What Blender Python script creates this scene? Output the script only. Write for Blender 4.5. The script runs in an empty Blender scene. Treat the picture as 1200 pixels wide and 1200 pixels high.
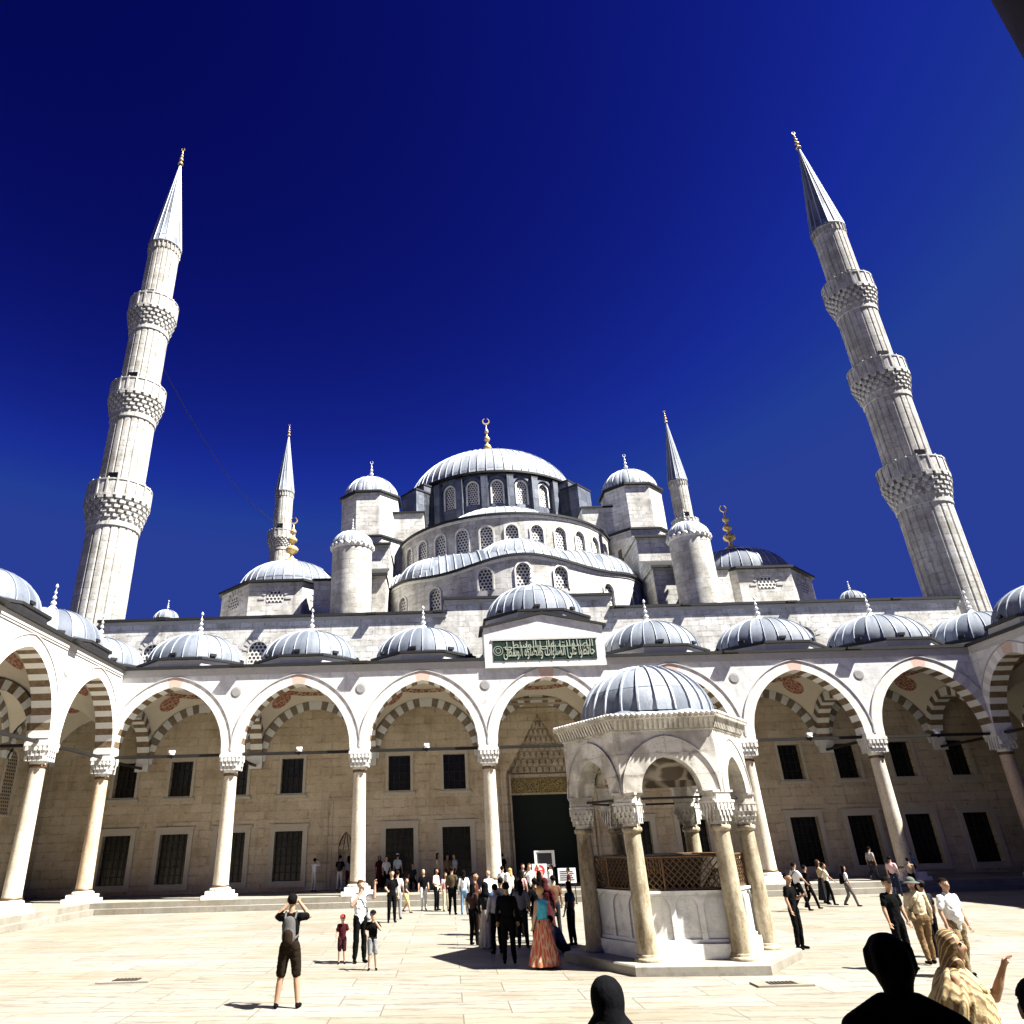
import bpy, bmesh, math, random
from math import sin, cos, pi, sqrt, radians, atan2, hypot
from mathutils import Vector, Matrix
random.seed(7)
SC = bpy.context.scene
COL = SC.collection
S = 6.8                    # column spacing of the courtyard arcades

# ------------------------------------------------------------------ materials
def new_mat(name):
    m = bpy.data.materials.new(name); m.use_nodes = True
    nt = m.node_tree; b = nt.nodes['Principled BSDF']
    return m, nt, b
def N(nt, t, **kw):
    n = nt.nodes.new(t)
    for k, v in kw.items():
        if k.startswith('i_'):
            key = k[2:]
            key = int(key) if key.isdigit() else key.replace('_', ' ')
            n.inputs[key].default_value = v
        else: setattr(n, k, v)
    return n
def L(nt, a, b): nt.links.new(a, b)
def rgb(c): return (c[0], c[1], c[2], 1.0)
def mixc(nt, fac, a, b, mode='MIX'):
    n = N(nt, 'ShaderNodeMix', data_type='RGBA', blend_type=mode)
    for s, v in ((0, fac), (6, a), (7, b)):
        if isinstance(v, (int, float)): n.inputs[s].default_value = v
        elif isinstance(v, tuple): n.inputs[s].default_value = rgb(v)
        else: L(nt, v, n.inputs[s])
    return n.outputs[2]
def ramp(nt, src, p0, p1, c0=(0, 0, 0), c1=(1, 1, 1)):
    r = N(nt, 'ShaderNodeValToRGB')
    r.color_ramp.elements[0].position = p0; r.color_ramp.elements[1].position = p1
    r.color_ramp.elements[0].color = rgb(c0); r.color_ramp.elements[1].color = rgb(c1)
    L(nt, src, r.inputs[0]); return r.outputs[0]
def noise(nt, vec, scale, detail=4, rough=.6, sc=None):
    if sc:
        mp = N(nt, 'ShaderNodeMapping'); mp.inputs['Scale'].default_value = sc
        L(nt, vec, mp.inputs[0]); vec = mp.outputs[0]
    n = N(nt, 'ShaderNodeTexNoise'); n.inputs['Scale'].default_value = scale
    n.inputs['Detail'].default_value = detail; n.inputs['Roughness'].default_value = rough
    L(nt, vec, n.inputs['Vector']); return n.outputs['Fac']
def mmath(nt, op, a, b=None):
    n = N(nt, 'ShaderNodeMath', operation=op)
    for i, v in ((0, a), (1, b)):
        if v is None: continue
        if isinstance(v, (int, float)): n.inputs[i].default_value = v
        else: L(nt, v, n.inputs[i])
    return n.outputs[0]

def masonry(name, c1, c2, mortar, bw, bh, mw=.012, stain=(.45, .42, .38), stain_amt=.5, streak=.35, rough=.75, bump=.25, vein=0.0, veincol=(.4, .4, .42), grit=.3):
    m, nt, b = new_mat(name)
    uv = N(nt, 'ShaderNodeUVMap').outputs[0]
    geo = N(nt, 'ShaderNodeNewGeometry').outputs['Position']
    wob = N(nt, 'ShaderNodeTexNoise'); wob.inputs['Scale'].default_value = 1.3
    br = N(nt, 'ShaderNodeTexBrick', offset=.5, offset_frequency=2)
    br.inputs['Color1'].default_value = rgb((0, 0, 0)); br.inputs['Color2'].default_value = rgb((1, 1, 1))
    br.inputs['Mortar'].default_value = rgb((.5, .5, .5))
    br.inputs['Scale'].default_value = 1; br.inputs['Mortar Size'].default_value = mw
    br.inputs['Mortar Smooth'].default_value = .2
    br.inputs['Brick Width'].default_value = bw; br.inputs['Row Height'].default_value = bh
    L(nt, uv, br.inputs['Vector'])
    col = mixc(nt, br.outputs['Color'], c1, c2)
    n1 = noise(nt, geo, .55, 6, .65)
    col = mixc(nt, mmath(nt, 'MULTIPLY', ramp(nt, n1, .44, .66), stain_amt), col, mixc(nt, 1.0, col, stain, 'MULTIPLY'))
    n2 = noise(nt, geo, 1.0, 5, .7, (2.2, 2.2, .22))
    col = mixc(nt, mmath(nt, 'MULTIPLY', ramp(nt, n2, .52, .72), streak), col, mixc(nt, 1.0, col, (.35, .33, .31), 'MULTIPLY'))
    n3 = noise(nt, geo, 9, 5, .75)
    col = mixc(nt, .8, col, mixc(nt, n3, mixc(nt, 1.0, col, (.72, .71, .7), 'MULTIPLY'), mixc(nt, 1.0, col, (1.22, 1.22, 1.22), 'MULTIPLY')))
    n4 = noise(nt, geo, 3.1, 6, .8, (1, 1, 2.6))
    col = mixc(nt, mmath(nt, 'MULTIPLY', ramp(nt, n4, .60, .68), .55), col, mixc(nt, 1.0, col, (.5, .47, .43), 'MULTIPLY'))
    n5 = noise(nt, geo, 22, 3, .8)
    col = mixc(nt, mmath(nt, 'MULTIPLY', ramp(nt, n5, .58, .66), grit), col, mixc(nt, 1.0, col, (.42, .40, .37), 'MULTIPLY'))
    n6 = noise(nt, geo, 4.5, 4, .75, (1, 1, 4))
    col = mixc(nt, mmath(nt, 'MULTIPLY', ramp(nt, n6, .57, .64), grit * .8), col, mixc(nt, 1.0, col, (.5, .49, .47), 'MULTIPLY'))
    br2 = N(nt, 'ShaderNodeTexBrick', offset=.5, offset_frequency=2)      # eroded, sooty joints and odd darker blocks
    br2.inputs['Color1'].default_value = rgb((0, 0, 0)); br2.inputs['Color2'].default_value = rgb((1, 1, 1)); br2.inputs['Mortar'].default_value = rgb((.5, .5, .5)); br2.inputs['Scale'].default_value = 1
    br2.inputs['Mortar Size'].default_value = .07 * bh / .4; br2.inputs['Mortar Smooth'].default_value = 1; br2.inputs['Brick Width'].default_value = bw; br2.inputs['Row Height'].default_value = bh
    L(nt, uv, br2.inputs['Vector'])
    col = mixc(nt, mmath(nt, 'MULTIPLY', mmath(nt, 'MULTIPLY', br2.outputs['Fac'], ramp(nt, noise(nt, geo, 1.7, 6, .75, (1, 1, 2.2)), .49, .60)), min(1, grit * 1.25)), col, mixc(nt, 1.0, col, (.30, .28, .26), 'MULTIPLY'))
    col = mixc(nt, mmath(nt, 'MULTIPLY', ramp(nt, br.outputs['Color'], .84, .93), grit * .7), col, mixc(nt, 1.0, col, (.58, .55, .51), 'MULTIPLY'))
    if vein:
        wv = N(nt, 'ShaderNodeTexWave', wave_type='BANDS', bands_direction='DIAGONAL')
        wv.inputs['Scale'].default_value = .55; wv.inputs['Distortion'].default_value = 9
        wv.inputs['Detail'].default_value = 5; wv.inputs['Detail Scale'].default_value = 1.2
        L(nt, geo, wv.inputs['Vector'])
        col = mixc(nt, mmath(nt, 'MULTIPLY', ramp(nt, wv.outputs['Fac'], .62, .98), vein), col, veincol)
    col = mixc(nt, mmath(nt, 'MULTIPLY', br.outputs['Fac'], .85), col, mortar)
    L(nt, col, b.inputs['Base Color']); b.inputs['Roughness'].default_value = rough
    b.inputs['Specular IOR Level'].default_value = .25
    h = mmath(nt, 'SUBTRACT', mmath(nt, 'MULTIPLY', n3, .35), br.outputs['Fac'])
    bp = N(nt, 'ShaderNodeBump'); bp.inputs['Strength'].default_value = bump; bp.inputs['Distance'].default_value = .03
    L(nt, h, bp.inputs['Height']); L(nt, bp.outputs[0], b.inputs['Normal'])
    return m

def plain(name, c, rough=.6, var=.25, scale=4, metal=0.0, spec=.3, bump=.1, streak=None):
    m, nt, b = new_mat(name)
    geo = N(nt, 'ShaderNodeTexCoord').outputs['Object']
    n = noise(nt, geo, scale, 6, .7, streak)
    lo = tuple(x * (1 - var) for x in c); hi = tuple(min(1, x * (1 + var)) for x in c)
    L(nt, mixc(nt, n, lo, hi), b.inputs['Base Color'])
    b.inputs['Roughness'].default_value = rough; b.inputs['Metallic'].default_value = metal
    b.inputs['Specular IOR Level'].default_value = spec
    if bump:
        bp = N(nt, 'ShaderNodeBump'); bp.inputs['Strength'].default_value = bump; bp.inputs['Distance'].default_value = .02
        L(nt, n, bp.inputs['Height']); L(nt, bp.outputs[0], b.inputs['Normal'])
    return m

def mottled(name, c1, c2, scale=5, lo=.42, hi=.6, rough=.6, st=(1, 1, .35), bump=.2):
    m, nt, b = new_mat(name)
    geo = N(nt, 'ShaderNodeNewGeometry').outputs['Position']
    a = noise(nt, geo, scale, 7, .75, st); f = noise(nt, geo, scale * 5, 4, .8)
    col = mixc(nt, ramp(nt, a, lo, hi), c1, c2); col = mixc(nt, mmath(nt, 'MULTIPLY', ramp(nt, f, .5, .62), .5), col, mixc(nt, 1.0, col, (.5, .47, .42), 'MULTIPLY'))
    L(nt, col, b.inputs['Base Color']); b.inputs['Roughness'].default_value = rough; b.inputs['Specular IOR Level'].default_value = .25
    bp = N(nt, 'ShaderNodeBump'); bp.inputs['Strength'].default_value = bump; bp.inputs['Distance'].default_value = .02
    L(nt, mmath(nt, 'ADD', a, f), bp.inputs['Height']); L(nt, bp.outputs[0], b.inputs['Normal'])
    return m

def lead_mat(name, c1, c2, rough=.5, metal=.25):
    m, nt, b = new_mat(name)
    uv = N(nt, 'ShaderNodeUVMap').outputs[0]
    geo = N(nt, 'ShaderNodeNewGeometry').outputs['Position']
    br = N(nt, 'ShaderNodeTexBrick', offset=.0, offset_frequency=2)
    br.inputs['Color1'].default_value = rgb((0, 0, 0)); br.inputs['Color2'].default_value = rgb((1, 1, 1))
    br.inputs['Mortar'].default_value = rgb((.2, .2, .2)); br.inputs['Scale'].default_value = 1
    br.inputs['Mortar Size'].default_value = .02; br.inputs['Brick Width'].default_value = 1; br.inputs['Row Height'].default_value = 1
    L(nt, uv, br.inputs['Vector'])
    col = mixc(nt, br.outputs['Color'], c1, c2)
    n1 = noise(nt, geo, 1.6, 6, .75)
    col = mixc(nt, n1, mixc(nt, 1.0, col, (.62, .64, .68), 'MULTIPLY'), mixc(nt, 1.0, col, (1.25, 1.25, 1.25), 'MULTIPLY'))
    n7 = noise(nt, uv, 1.0, 5, .75, (2.6, .7, 1))
    col = mixc(nt, mmath(nt, 'MULTIPLY', ramp(nt, n7, .48, .66), .7), col, mixc(nt, 1.0, col, (.52, .54, .58), 'MULTIPLY'))
    n2 = noise(nt, geo, 6, 6, .8)
    col = mixc(nt, mmath(nt, 'MULTIPLY', ramp(nt, n2, .52, .64), .55), col, mixc(nt, 1.0, col, (.55, .55, .58), 'MULTIPLY'))
    col = mixc(nt, mmath(nt, 'MULTIPLY', br.outputs['Fac'], .6), col, tuple(x * .35 for x in c1))
    L(nt, col, b.inputs['Base Color']); b.inputs['Metallic'].default_value = metal
    L(nt, ramp(nt, n1, .2, .9, (rough - .12,) * 3, (rough + .15,) * 3), b.inputs['Roughness'])
    bp = N(nt, 'ShaderNodeBump'); bp.inputs['Strength'].default_value = .18; bp.inputs['Distance'].default_value = .04
    L(nt, n1, bp.inputs['Height']); L(nt, bp.outputs[0], b.inputs['Normal'])
    return m

def hexdots(name, light, dark, cell, rad, rough=.7):
    # pierced stucco lattice: dark glass shows through a staggered grid of round holes (UV in metres)
    m, nt, b = new_mat(name)
    uv = N(nt, 'ShaderNodeUVMap').outputs[0]
    sep = N(nt, 'ShaderNodeSeparateXYZ'); L(nt, uv, sep.inputs[0])
    def grid(ox, oy):
        x = mmath(nt, 'SUBTRACT', mmath(nt, 'FRACT', mmath(nt, 'ADD', mmath(nt, 'DIVIDE', sep.outputs[0], cell), ox + 100)), .5)
        y = mmath(nt, 'MULTIPLY', mmath(nt, 'SUBTRACT', mmath(nt, 'FRACT', mmath(nt, 'ADD', mmath(nt, 'DIVIDE', sep.outputs[1], cell * 1.732), oy + 100)), .5), 1.732)
        return mmath(nt, 'SQRT', mmath(nt, 'ADD', mmath(nt, 'MULTIPLY', x, x), mmath(nt, 'MULTIPLY', y, y)))
    d = mmath(nt, 'MINIMUM', grid(0, 0), grid(.5, .5))
    f = mmath(nt, 'LESS_THAN', d, rad)
    L(nt, mixc(nt, f, light, dark), b.inputs['Base Color']); b.inputs['Roughness'].default_value = rough
    bp = N(nt, 'ShaderNodeBump', invert=True); bp.inputs['Strength'].default_value = .8; bp.inputs['Distance'].default_value = .04
    L(nt, f, bp.inputs['Height']); L(nt, bp.outputs[0], b.inputs['Normal'])
    return m

def scroll(name, ground, line, scale, w0=.02, w1=.09, rough=.6, metal=0.0):
    # painted / carved arabesque
    m, nt, b = new_mat(name)
    uv = N(nt, 'ShaderNodeUVMap').outputs[0]
    v = N(nt, 'ShaderNodeTexVoronoi', feature='DISTANCE_TO_EDGE'); v.inputs['Scale'].default_value = scale
    nz = N(nt, 'ShaderNodeTexNoise'); nz.inputs['Scale'].default_value = scale * .8; L(nt, uv, nz.inputs['Vector'])
    vm = N(nt, 'ShaderNodeVectorMath', operation='MULTIPLY_ADD'); L(nt, nz.outputs['Color'], vm.inputs[0])
    vm.inputs[1].default_value = (.5 / scale,) * 3; L(nt, uv, vm.inputs[2])
    L(nt, vm.outputs[0], v.inputs['Vector'])
    f = ramp(nt, v.outputs['Distance'], w0, w1, (1, 1, 1), (0, 0, 0))
    L(nt, mixc(nt, f, ground, line), b.inputs['Base Color']); b.inputs['Roughness'].default_value = rough; b.inputs['Metallic'].default_value = metal
    bp = N(nt, 'ShaderNodeBump'); bp.inputs['Strength'].default_value = .5; bp.inputs['Distance'].default_value = .03
    L(nt, f, bp.inputs['Height']); L(nt, bp.outputs[0], b.inputs['Normal'])
    return m

def floor_mat():
    m, nt, b = new_mat('courtyard marble paving')
    geo = N(nt, 'ShaderNodeNewGeometry').outputs['Position']
    br = N(nt, 'ShaderNodeTexBrick', offset=.37, offset_frequency=2)
    br.inputs['Color1'].default_value = rgb((0, 0, 0)); br.inputs['Color2'].default_value = rgb((1, 1, 1)); br.inputs['Mortar'].default_value = rgb((.5, .5, .5))
    br.inputs['Scale'].default_value = 1; br.inputs['Mortar Size'].default_value = .013; br.inputs['Brick Width'].default_value = 2.3; br.inputs['Row Height'].default_value = 1.05
    L(nt, geo, br.inputs['Vector'])
    col = mixc(nt, br.outputs['Color'], FLOOR1, FLOOR2)
    mp0 = N(nt, 'ShaderNodeVectorMath', operation='MULTIPLY_ADD'); L(nt, br.outputs['Color'], mp0.inputs[0]); mp0.inputs[1].default_value = (37, 19, 0); L(nt, geo, mp0.inputs[2]); gv = mp0.outputs[0]   # every slab has its own veining
    n1 = noise(nt, geo, .22, 6, .7, (.6, 1.4, 1))
    col = mixc(nt, mmath(nt, 'MULTIPLY', ramp(nt, n1, .40, .66), .75), col, mixc(nt, 1.0, col, (.82, .70, .52), 'MULTIPLY'))
    n8 = noise(nt, gv, .9, 7, .78, (.5, 1.6, 1))
    col = mixc(nt, mmath(nt, 'MULTIPLY', ramp(nt, n8, .50, .64), .6), col, mixc(nt, 1.0, col, (.72, .60, .44), 'MULTIPLY'))
    wv = N(nt, 'ShaderNodeTexWave', wave_type='BANDS', bands_direction='Y')
    wv.inputs['Scale'].default_value = .7; wv.inputs['Distortion'].default_value = 11; wv.inputs['Detail'].default_value = 7; wv.inputs['Detail Scale'].default_value = .8; wv.inputs['Detail Roughness'].default_value = .7
    mp = N(nt, 'ShaderNodeMapping'); mp.inputs['Scale'].default_value = (.4, 1.0, 1); mp.inputs['Rotation'].default_value = (0, 0, .35); L(nt, gv, mp.inputs[0]); L(nt, mp.outputs[0], wv.inputs['Vector'])
    col = mixc(nt, mmath(nt, 'MULTIPLY', ramp(nt, wv.outputs['Fac'], .89, .99), .5), col, (.10, .088, .072))
    n2 = noise(nt, geo, 1.1, 7, .8, (.3, 2.2, 1))
    col = mixc(nt, mmath(nt, 'MULTIPLY', ramp(nt, n2, .58, .70), .5), col, mixc(nt, 1.0, col, (.42, .36, .28), 'MULTIPLY'))
    n9 = noise(nt, geo, 14, 4, .8)
    col = mixc(nt, mmath(nt, 'MULTIPLY', ramp(nt, n9, .62, .7), .45), col, (.10, .085, .065))
    col = mixc(nt, mmath(nt, 'MULTIPLY', br.outputs['Fac'], .7), col, (.075, .062, .048))
    L(nt, col, b.inputs['Base Color'])
    L(nt, ramp(nt, n1, .3, .7, (.42,) * 3, (.65,) * 3), b.inputs['Roughness'])
    b.inputs['Specular IOR Level'].default_value = .3
    bp = N(nt, 'ShaderNodeBump', invert=True); bp.inputs['Strength'].default_value = .3; bp.inputs['Distance'].default_value = .01
    L(nt, br.outputs['Fac'], bp.inputs['Height']); L(nt, bp.outputs[0], b.inputs['Normal'])
    return m

FLOOR1 = (.235, .222, .188); FLOOR2 = (.28, .269, .24)
M = {}
M['marble'] = masonry('white marble ashlar', (.76, .755, .735), (.85, .845, .83), (.50, .48, .45), 1.7, .72, .005, (.62, .61, .59), .5, .3, .55, .12, .35, (.44, .44, .46))
M['stone'] = masonry('grey limestone ashlar', (.60, .585, .545), (.82, .805, .765), (.42, .39, .34), .78, .36, .009, (.50, .48, .44), .8, .6, .8, .35, grit=.75)
M['backwall'] = masonry('warm limestone wall', (.58, .465, .315), (.70, .585, .42), (.36, .30, .22), 1.25, .46, .007, (.60, .54, .46), .65, .4, .75, .25, grit=.5)
M['drumstone'] = masonry('drum stone', (.48, .46, .42), (.70, .68, .635), (.40, .38, .34), .62, .34, .010, (.46, .45, .42), .85, .65, .8, .35, grit=.75)
M['shaft'] = masonry('minaret stone', (.41, .395, .36), (.60, .58, .54), (.40, .37, .32), .82, .42, .010, (.50, .48, .44), .7, .6, .8, .35, grit=.75)
M['column'] = mottled('pale granite column', (.44, .37, .27), (.66, .59, .48), 2.2, .3, .6, .5)
M['column_pink'] = mottled('peach granite column', (.45, .31, .19), (.66, .51, .37), 2.2, .3, .6, .5)
M['fcolumn'] = mottled('weathered fountain column', (.17, .125, .07), (.50, .43, .31), 3.2, .36, .62)
M['fmarble'] = masonry('weathered veined marble', (.70, .66, .59), (.86, .83, .77), (.34, .30, .25), 1.1, .5, .006, (.55, .50, .43), .75, .55, .6, .2, .75, (.36, .33, .29), grit=.6)
M['backtrim'] = plain('grey stone window frame', (.53, .465, .365), .7, .18, 5, 0, .2, .1)
M['column_shaded'] = plain('shade-darkened column', (.03, .026, .024), .6, .3, 5, 0, .2, .06)  # entrance columns: same stone as the others, shade darkened into the colour
M['discgrey'] = plain('grey marble disc', (.30, .29, .285), .6, .25, 6, 0, .2, .05)
M['trim'] = mottled('carved marble trim', (.50, .475, .435), (.80, .775, .73), 3, .32, .55, .6)
M['mtrim'] = mottled('weathered shade-darkened minaret carving', (.22, .21, .19), (.54, .52, .485), 3, .36, .58, .7)  # mottled stone, toned darker overall to stand for the shadowed stalactite cells
M['trimdark'] = plain('weathered grey cornice', (.50, .48, .45), .7, .25, 3, 0, .2, .15)
M['vl'] = plain('white voussoir', (.80, .78, .73), .6, .15, 6, 0, .2, .1)
M['vp'] = plain('pink grey voussoir', (.66, .62, .575), .6, .2, 6, 0, .2, .1)
M['vred'] = plain('red keystone', (.60, .43, .35), .6, .25, 6, 0, .2, .1)
M['vd'] = mottled('brown voussoir', (.13, .085, .045), (.26, .185, .115), 4, .35, .6, .6, (1, 1, 1))
M['vg'] = mottled('grey brown voussoir', (.20, .16, .115), (.30, .25, .19), 4, .35, .6, .6, (1, 1, 1))
M['plaster'] = plain('cream vault plaster', (.66, .58, .46), .8, .12, 2, 0, .15, .05)
M['medallion'] = scroll('red painted medallion', (.30, .085, .05), (.52, .40, .28), 5.5, .03, .11)
M['band'] = scroll('red painted band', (.22, .07, .045), (.55, .42, .28), 4, .03, .12)
M['lead'] = lead_mat('lead sheet', (.085, .10, .13), (.32, .345, .385), .7, .0)
M['leadlight'] = lead_mat('weathered pale lead sheet', (.22, .24, .27), (.46, .48, .505), .72, .0)
M['leaddark'] = lead_mat('fresh dark lead sheet', (.10, .11, .135), (.20, .215, .25), .45, .3)
M['leadedge'] = plain('dark lead eave', (.022, .021, .021), .55, .3, 3, .2, .3, .1)
M['rib'] = plain('lead roll seam', (.36, .39, .44), .5, .25, 5, .2, .4, 0)
M['gold'] = plain('gilded bronze', (.72, .52, .20), .35, .15, 4, .35, .5, 0)
M['silver'] = plain('white painted finial', (.74, .73, .70), .5, .1, 4, 0, .4, 0)
M['lattice'] = hexdots('pierced stucco lattice', (.70, .67, .61), (.03, .03, .035), .26, .36)
M['latticef'] = hexdots('pierced marble screen', (.42, .33, .22), (.03, .025, .02), .2, .33)
M['glass'] = plain('dark window interior', (.006, .006, .006), .25, .3, 2, 0, .35, 0)
M['iron'] = plain('black iron', (.022, .020, .018), .5, .3, 5, .4, .4, .05)
M['bronze'] = plain('bronze lattice', (.16, .095, .05), .45, .4, 12, .6, .4, .1)
M['door'] = plain('dark green door curtain', (.010, .016, .012), .7, .3, 3, 0, .2, .05)
M['goldpanel'] = scroll('gilded carved lintel', (.10, .075, .03), (.48, .36, .12), 9, .04, .14, .45, .2)
M['fscroll'] = scroll('carved fountain vault', (.16, .12, .085), (.58, .50, .40), 2.4, .05, .16)
M['green'] = plain('green inscription ground', (.006, .024, .015), .5, .3, 3, 0, .35, .03)
M['letter'] = plain('pale gilt letters', (.34, .37, .29), .5, .1, 3, 0, .3, 0)
M['floor'] = floor_mat()
M['step'] = masonry('marble step', (.255, .235, .195), (.31, .29, .245), (.3, .25, .2), 1.6, .6, .006, (.6, .53, .45), .6, .3, .6, .15)
M['earth'] = plain('city ground', (.045, .042, .035), .9, .3, .05, 0, .1, 0)
M['drain'] = plain('dark iron drain', (.05, .04, .03), .6, .4, 9, .3, .3, .2)
M['signwhite'] = plain('white sign board', (.78, .78, .76), .5, .04, 2, 0, .3, 0)
M['signred'] = plain('red sign ink', (.6, .03, .03), .5, .05, 2, 0, .3, 0)
M['signdark'] = plain('dark sign ink', (.03, .03, .035), .5, .1, 2, 0, .3, 0)

# ------------------------------------------------------------------ mesh builder
class MB:
    def __init__(s): s.v = []; s.f = []; s.m = []; s.uv = []; s.sm = []
    def face(s, pts, m=0, uv=None, smooth=False):
        i = len(s.v); s.v.extend([tuple(p) for p in pts]); s.f.append(tuple(range(i, i + len(pts)))); s.m.append(m); s.uv.append(uv); s.sm.append(smooth)
    def grid(s, rows, m=0, uvs=None, smooth=True, closed=False):
        # rows: list of equally long point rows; shared vertices so that shading can be smooth
        b = len(s.v); n = len(rows[0])
        for r in rows: s.v.extend([tuple(p) for p in r])
        for i in range(len(rows) - 1):
            for j in range(n if closed else n - 1):
                k = (j + 1) % n
                s.f.append((b + i * n + j, b + i * n + k, b + (i + 1) * n + k, b + (i + 1) * n + j)); s.m.append(m if isinstance(m, int) else m(i, j)); s.sm.append(smooth)
                if uvs:
                    u = uvs
                    s.uv.append([u(i, j), u(i, j + 1), u(i + 1, j + 1), u(i + 1, j)])
                else: s.uv.append(None)
    def box(s, x0, x1, y0, y1, z0, z1, m=0):
        p = [(x0, y0, z0), (x1, y0, z0), (x1, y1, z0), (x0, y1, z0), (x0, y0, z1), (x1, y0, z1), (x1, y1, z1), (x0, y1, z1)]
        for q in ((0, 1, 5, 4), (1, 2, 6, 5), (2, 3, 7, 6), (3, 0, 4, 7), (4, 5, 6, 7), (3, 2, 1, 0)): s.face([p[k] for k in q], m)
    def obox(s, c, ax, ay, az, hx, hy, hz, m=0):
        c = Vector(c); ax, ay, az = Vector(ax) * hx, Vector(ay) * hy, Vector(az) * hz
        p = [c + a * ax + b * ay + d * az for d in (-1, 1) for a, b in ((-1, -1), (1, -1), (1, 1), (-1, 1))]
        for q in ((0, 1, 5, 4), (1, 2, 6, 5), (2, 3, 7, 6), (3, 0, 4, 7), (4, 5, 6, 7), (3, 2, 1, 0)): s.face([p[k] for k in q], m)
    def prism(s, poly, y0, y1, m=0):
        # polygon in x,z extruded along y
        a = [(x, y0, z) for x, z in poly]; b = [(x, y1, z) for x, z in poly]; n = len(poly)
        s.face(a, m); s.face(b[::-1], m)
        for i in range(n): s.face([a[i], b[i], b[(i + 1) % n], a[(i + 1) % n]], m)
    def lathe(s, prof, n=24, c=(0, 0), m=0, a0=0, a1=2 * pi, smooth=True, mod=None, uvs=None, ur=None):
        full = abs(a1 - a0 - 2 * pi) < 1e-6
        k = n if full else n + 1
        rows = []; acc = [0]
        for i, (r, z) in enumerate(prof):
            row = []
            for j in range(k):
                a = a0 + (a1 - a0) * j / n
                rr = r * (mod(a) if mod else 1)
                row.append((c[0] + rr * cos(a), c[1] + rr * sin(a), z))
            rows.append(row)
            if i: acc.append(acc[-1] + hypot(r - prof[i - 1][0], z - prof[i - 1][1]))
        R = ur or max(p[0] for p in prof)
        s.grid(rows, m, uvs or (lambda i, j: ((a0 + (a1 - a0) * j / n) * R, prof[i][1] if abs(prof[-1][1] - prof[0][1]) > .3 else acc[i])), smooth, full)
    def wedge(s, c, ax, ay, hx, wt, wb, h, m=0):
        # hanging stalactite cell: wide top, narrow foot; c = top centre of the outer face
        c = Vector(c); ax, ay = Vector(ax), Vector(ay); z = Vector((0, 0, 1))
        t0, t1 = c - ay * wt, c + ay * wt; m0, m1 = c - ay * wt - z * h * .55, c + ay * wt - z * h * .55; b = c - z * h - ax * hx * .5
        bk = ax * (-hx * 2)
        s.face([t0, m0, m1, t1], m); s.face([m0, b - ay * wb, b + ay * wb, m1], m)
        s.face([t0, t0 + bk, m0 + bk, m0], m); s.face([t1, m1, m1 + bk, t1 + bk], m)
        s.face([m0, m0 + bk, b - ay * wb + bk * .5, b - ay * wb], m); s.face([m1, b + ay * wb, b + ay * wb + bk * .5, m1 + bk], m); s.face([t0, t1, t1 + bk, t0 + bk], m)
    def tube(s, pts, r, n=8, m=0):
        pts = [Vector(p) for p in pts]; rows = []
        for i, p in enumerate(pts):
            d = (pts[min(i + 1, len(pts) - 1)] - pts[max(i - 1, 0)]).normalized()
            a = d.orthogonal().normalized() if abs(d.z) > .9 else d.cross(Vector((0, 0, 1))).normalized()
            b = d.cross(a); rr = r[i] if isinstance(r, (list, tuple)) else r
            rows.append([p + rr * (cos(2 * pi * j / n) * a + sin(2 * pi * j / n) * b) for j in range(n)])
        s.grid(rows, m, None, True, True); s.face(rows[0][::-1], m); s.face(rows[-1], m)
    def ell(s, c, r, m=0, n=10, k=7, rot=None):
        rows = []
        for i in range(k + 1):
            t = -pi / 2 + pi * i / k
            row = []
            for j in range(n):
                v = Vector((r[0] * cos(t) * cos(2 * pi * j / n), r[1] * cos(t) * sin(2 * pi * j / n), r[2] * sin(t)))
                if rot: v = rot @ v
                row.append(Vector(c) + v)
            rows.append(row)
        s.grid(rows, m, None, True, True)
    def mesh(s, name, mats):
        me = bpy.data.meshes.new(name)
        me.from_pydata([tuple(v) for v in s.v], [], s.f)
        for mm in mats: me.materials.append(mm)
        me.polygons.foreach_set('material_index', s.m)
        me.polygons.foreach_set('use_smooth', s.sm)
        ul = me.uv_layers.new(name='UVMap').data
        for p, uv in zip(me.polygons, s.uv):
            if uv is None:
                nrm = p.normal
                if abs(nrm.z) > .75: f = lambda q: (q.x, q.y)
                else:
                    t = Vector((-nrm.y, nrm.x, 0)); t = t.normalized() if t.length > 1e-6 else Vector((1, 0, 0))
                    f = lambda q: (q.x * t.x + q.y * t.y, q.z)
                for li, vi in zip(p.loop_indices, p.vertices): ul[li].uv = f(me.vertices[vi].co)
            else:
                for li, q in zip(p.loop_indices, uv): ul[li].uv = q
        me.update(); return me

def link(o, parent=None, loc=None, rz=0, name=None):
    if o.name not in COL.objects: COL.objects.link(o)
    if parent: o.parent = parent
    if loc: o.location = loc
    if rz: o.rotation_euler = (0, 0, rz)
    return o
def obj(name, mb, mats, parent=None, loc=None, rz=0):
    me = mb if isinstance(mb, bpy.types.Mesh) else mb.mesh(name, [M[k] if isinstance(k, str) else k for k in mats])
    return link(bpy.data.objects.new(name, me), parent, loc, rz)
def dup(o, parent, loc=None, rz=None):
    c = o.copy(); COL.objects.link(c); c.parent = parent
    if loc is not None: c.location = loc
    if rz is not None: c.rotation_euler = (0, 0, rz)
    for ch in list(o.children): dup(ch, c)
    return c
def empty(name, loc=(0, 0, 0), rz=0):
    o = bpy.data.objects.new(name, None); COL.objects.link(o); o.location = loc; o.rotation_euler = (0, 0, rz); o.empty_display_size = .3; return o
def tag(o, label=None, cat=None, group=None, kind=None):
    if label: o['label'] = label
    if cat: o['category'] = cat
    if group: o['group'] = group
    if kind: o['kind'] = kind
    return o

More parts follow.
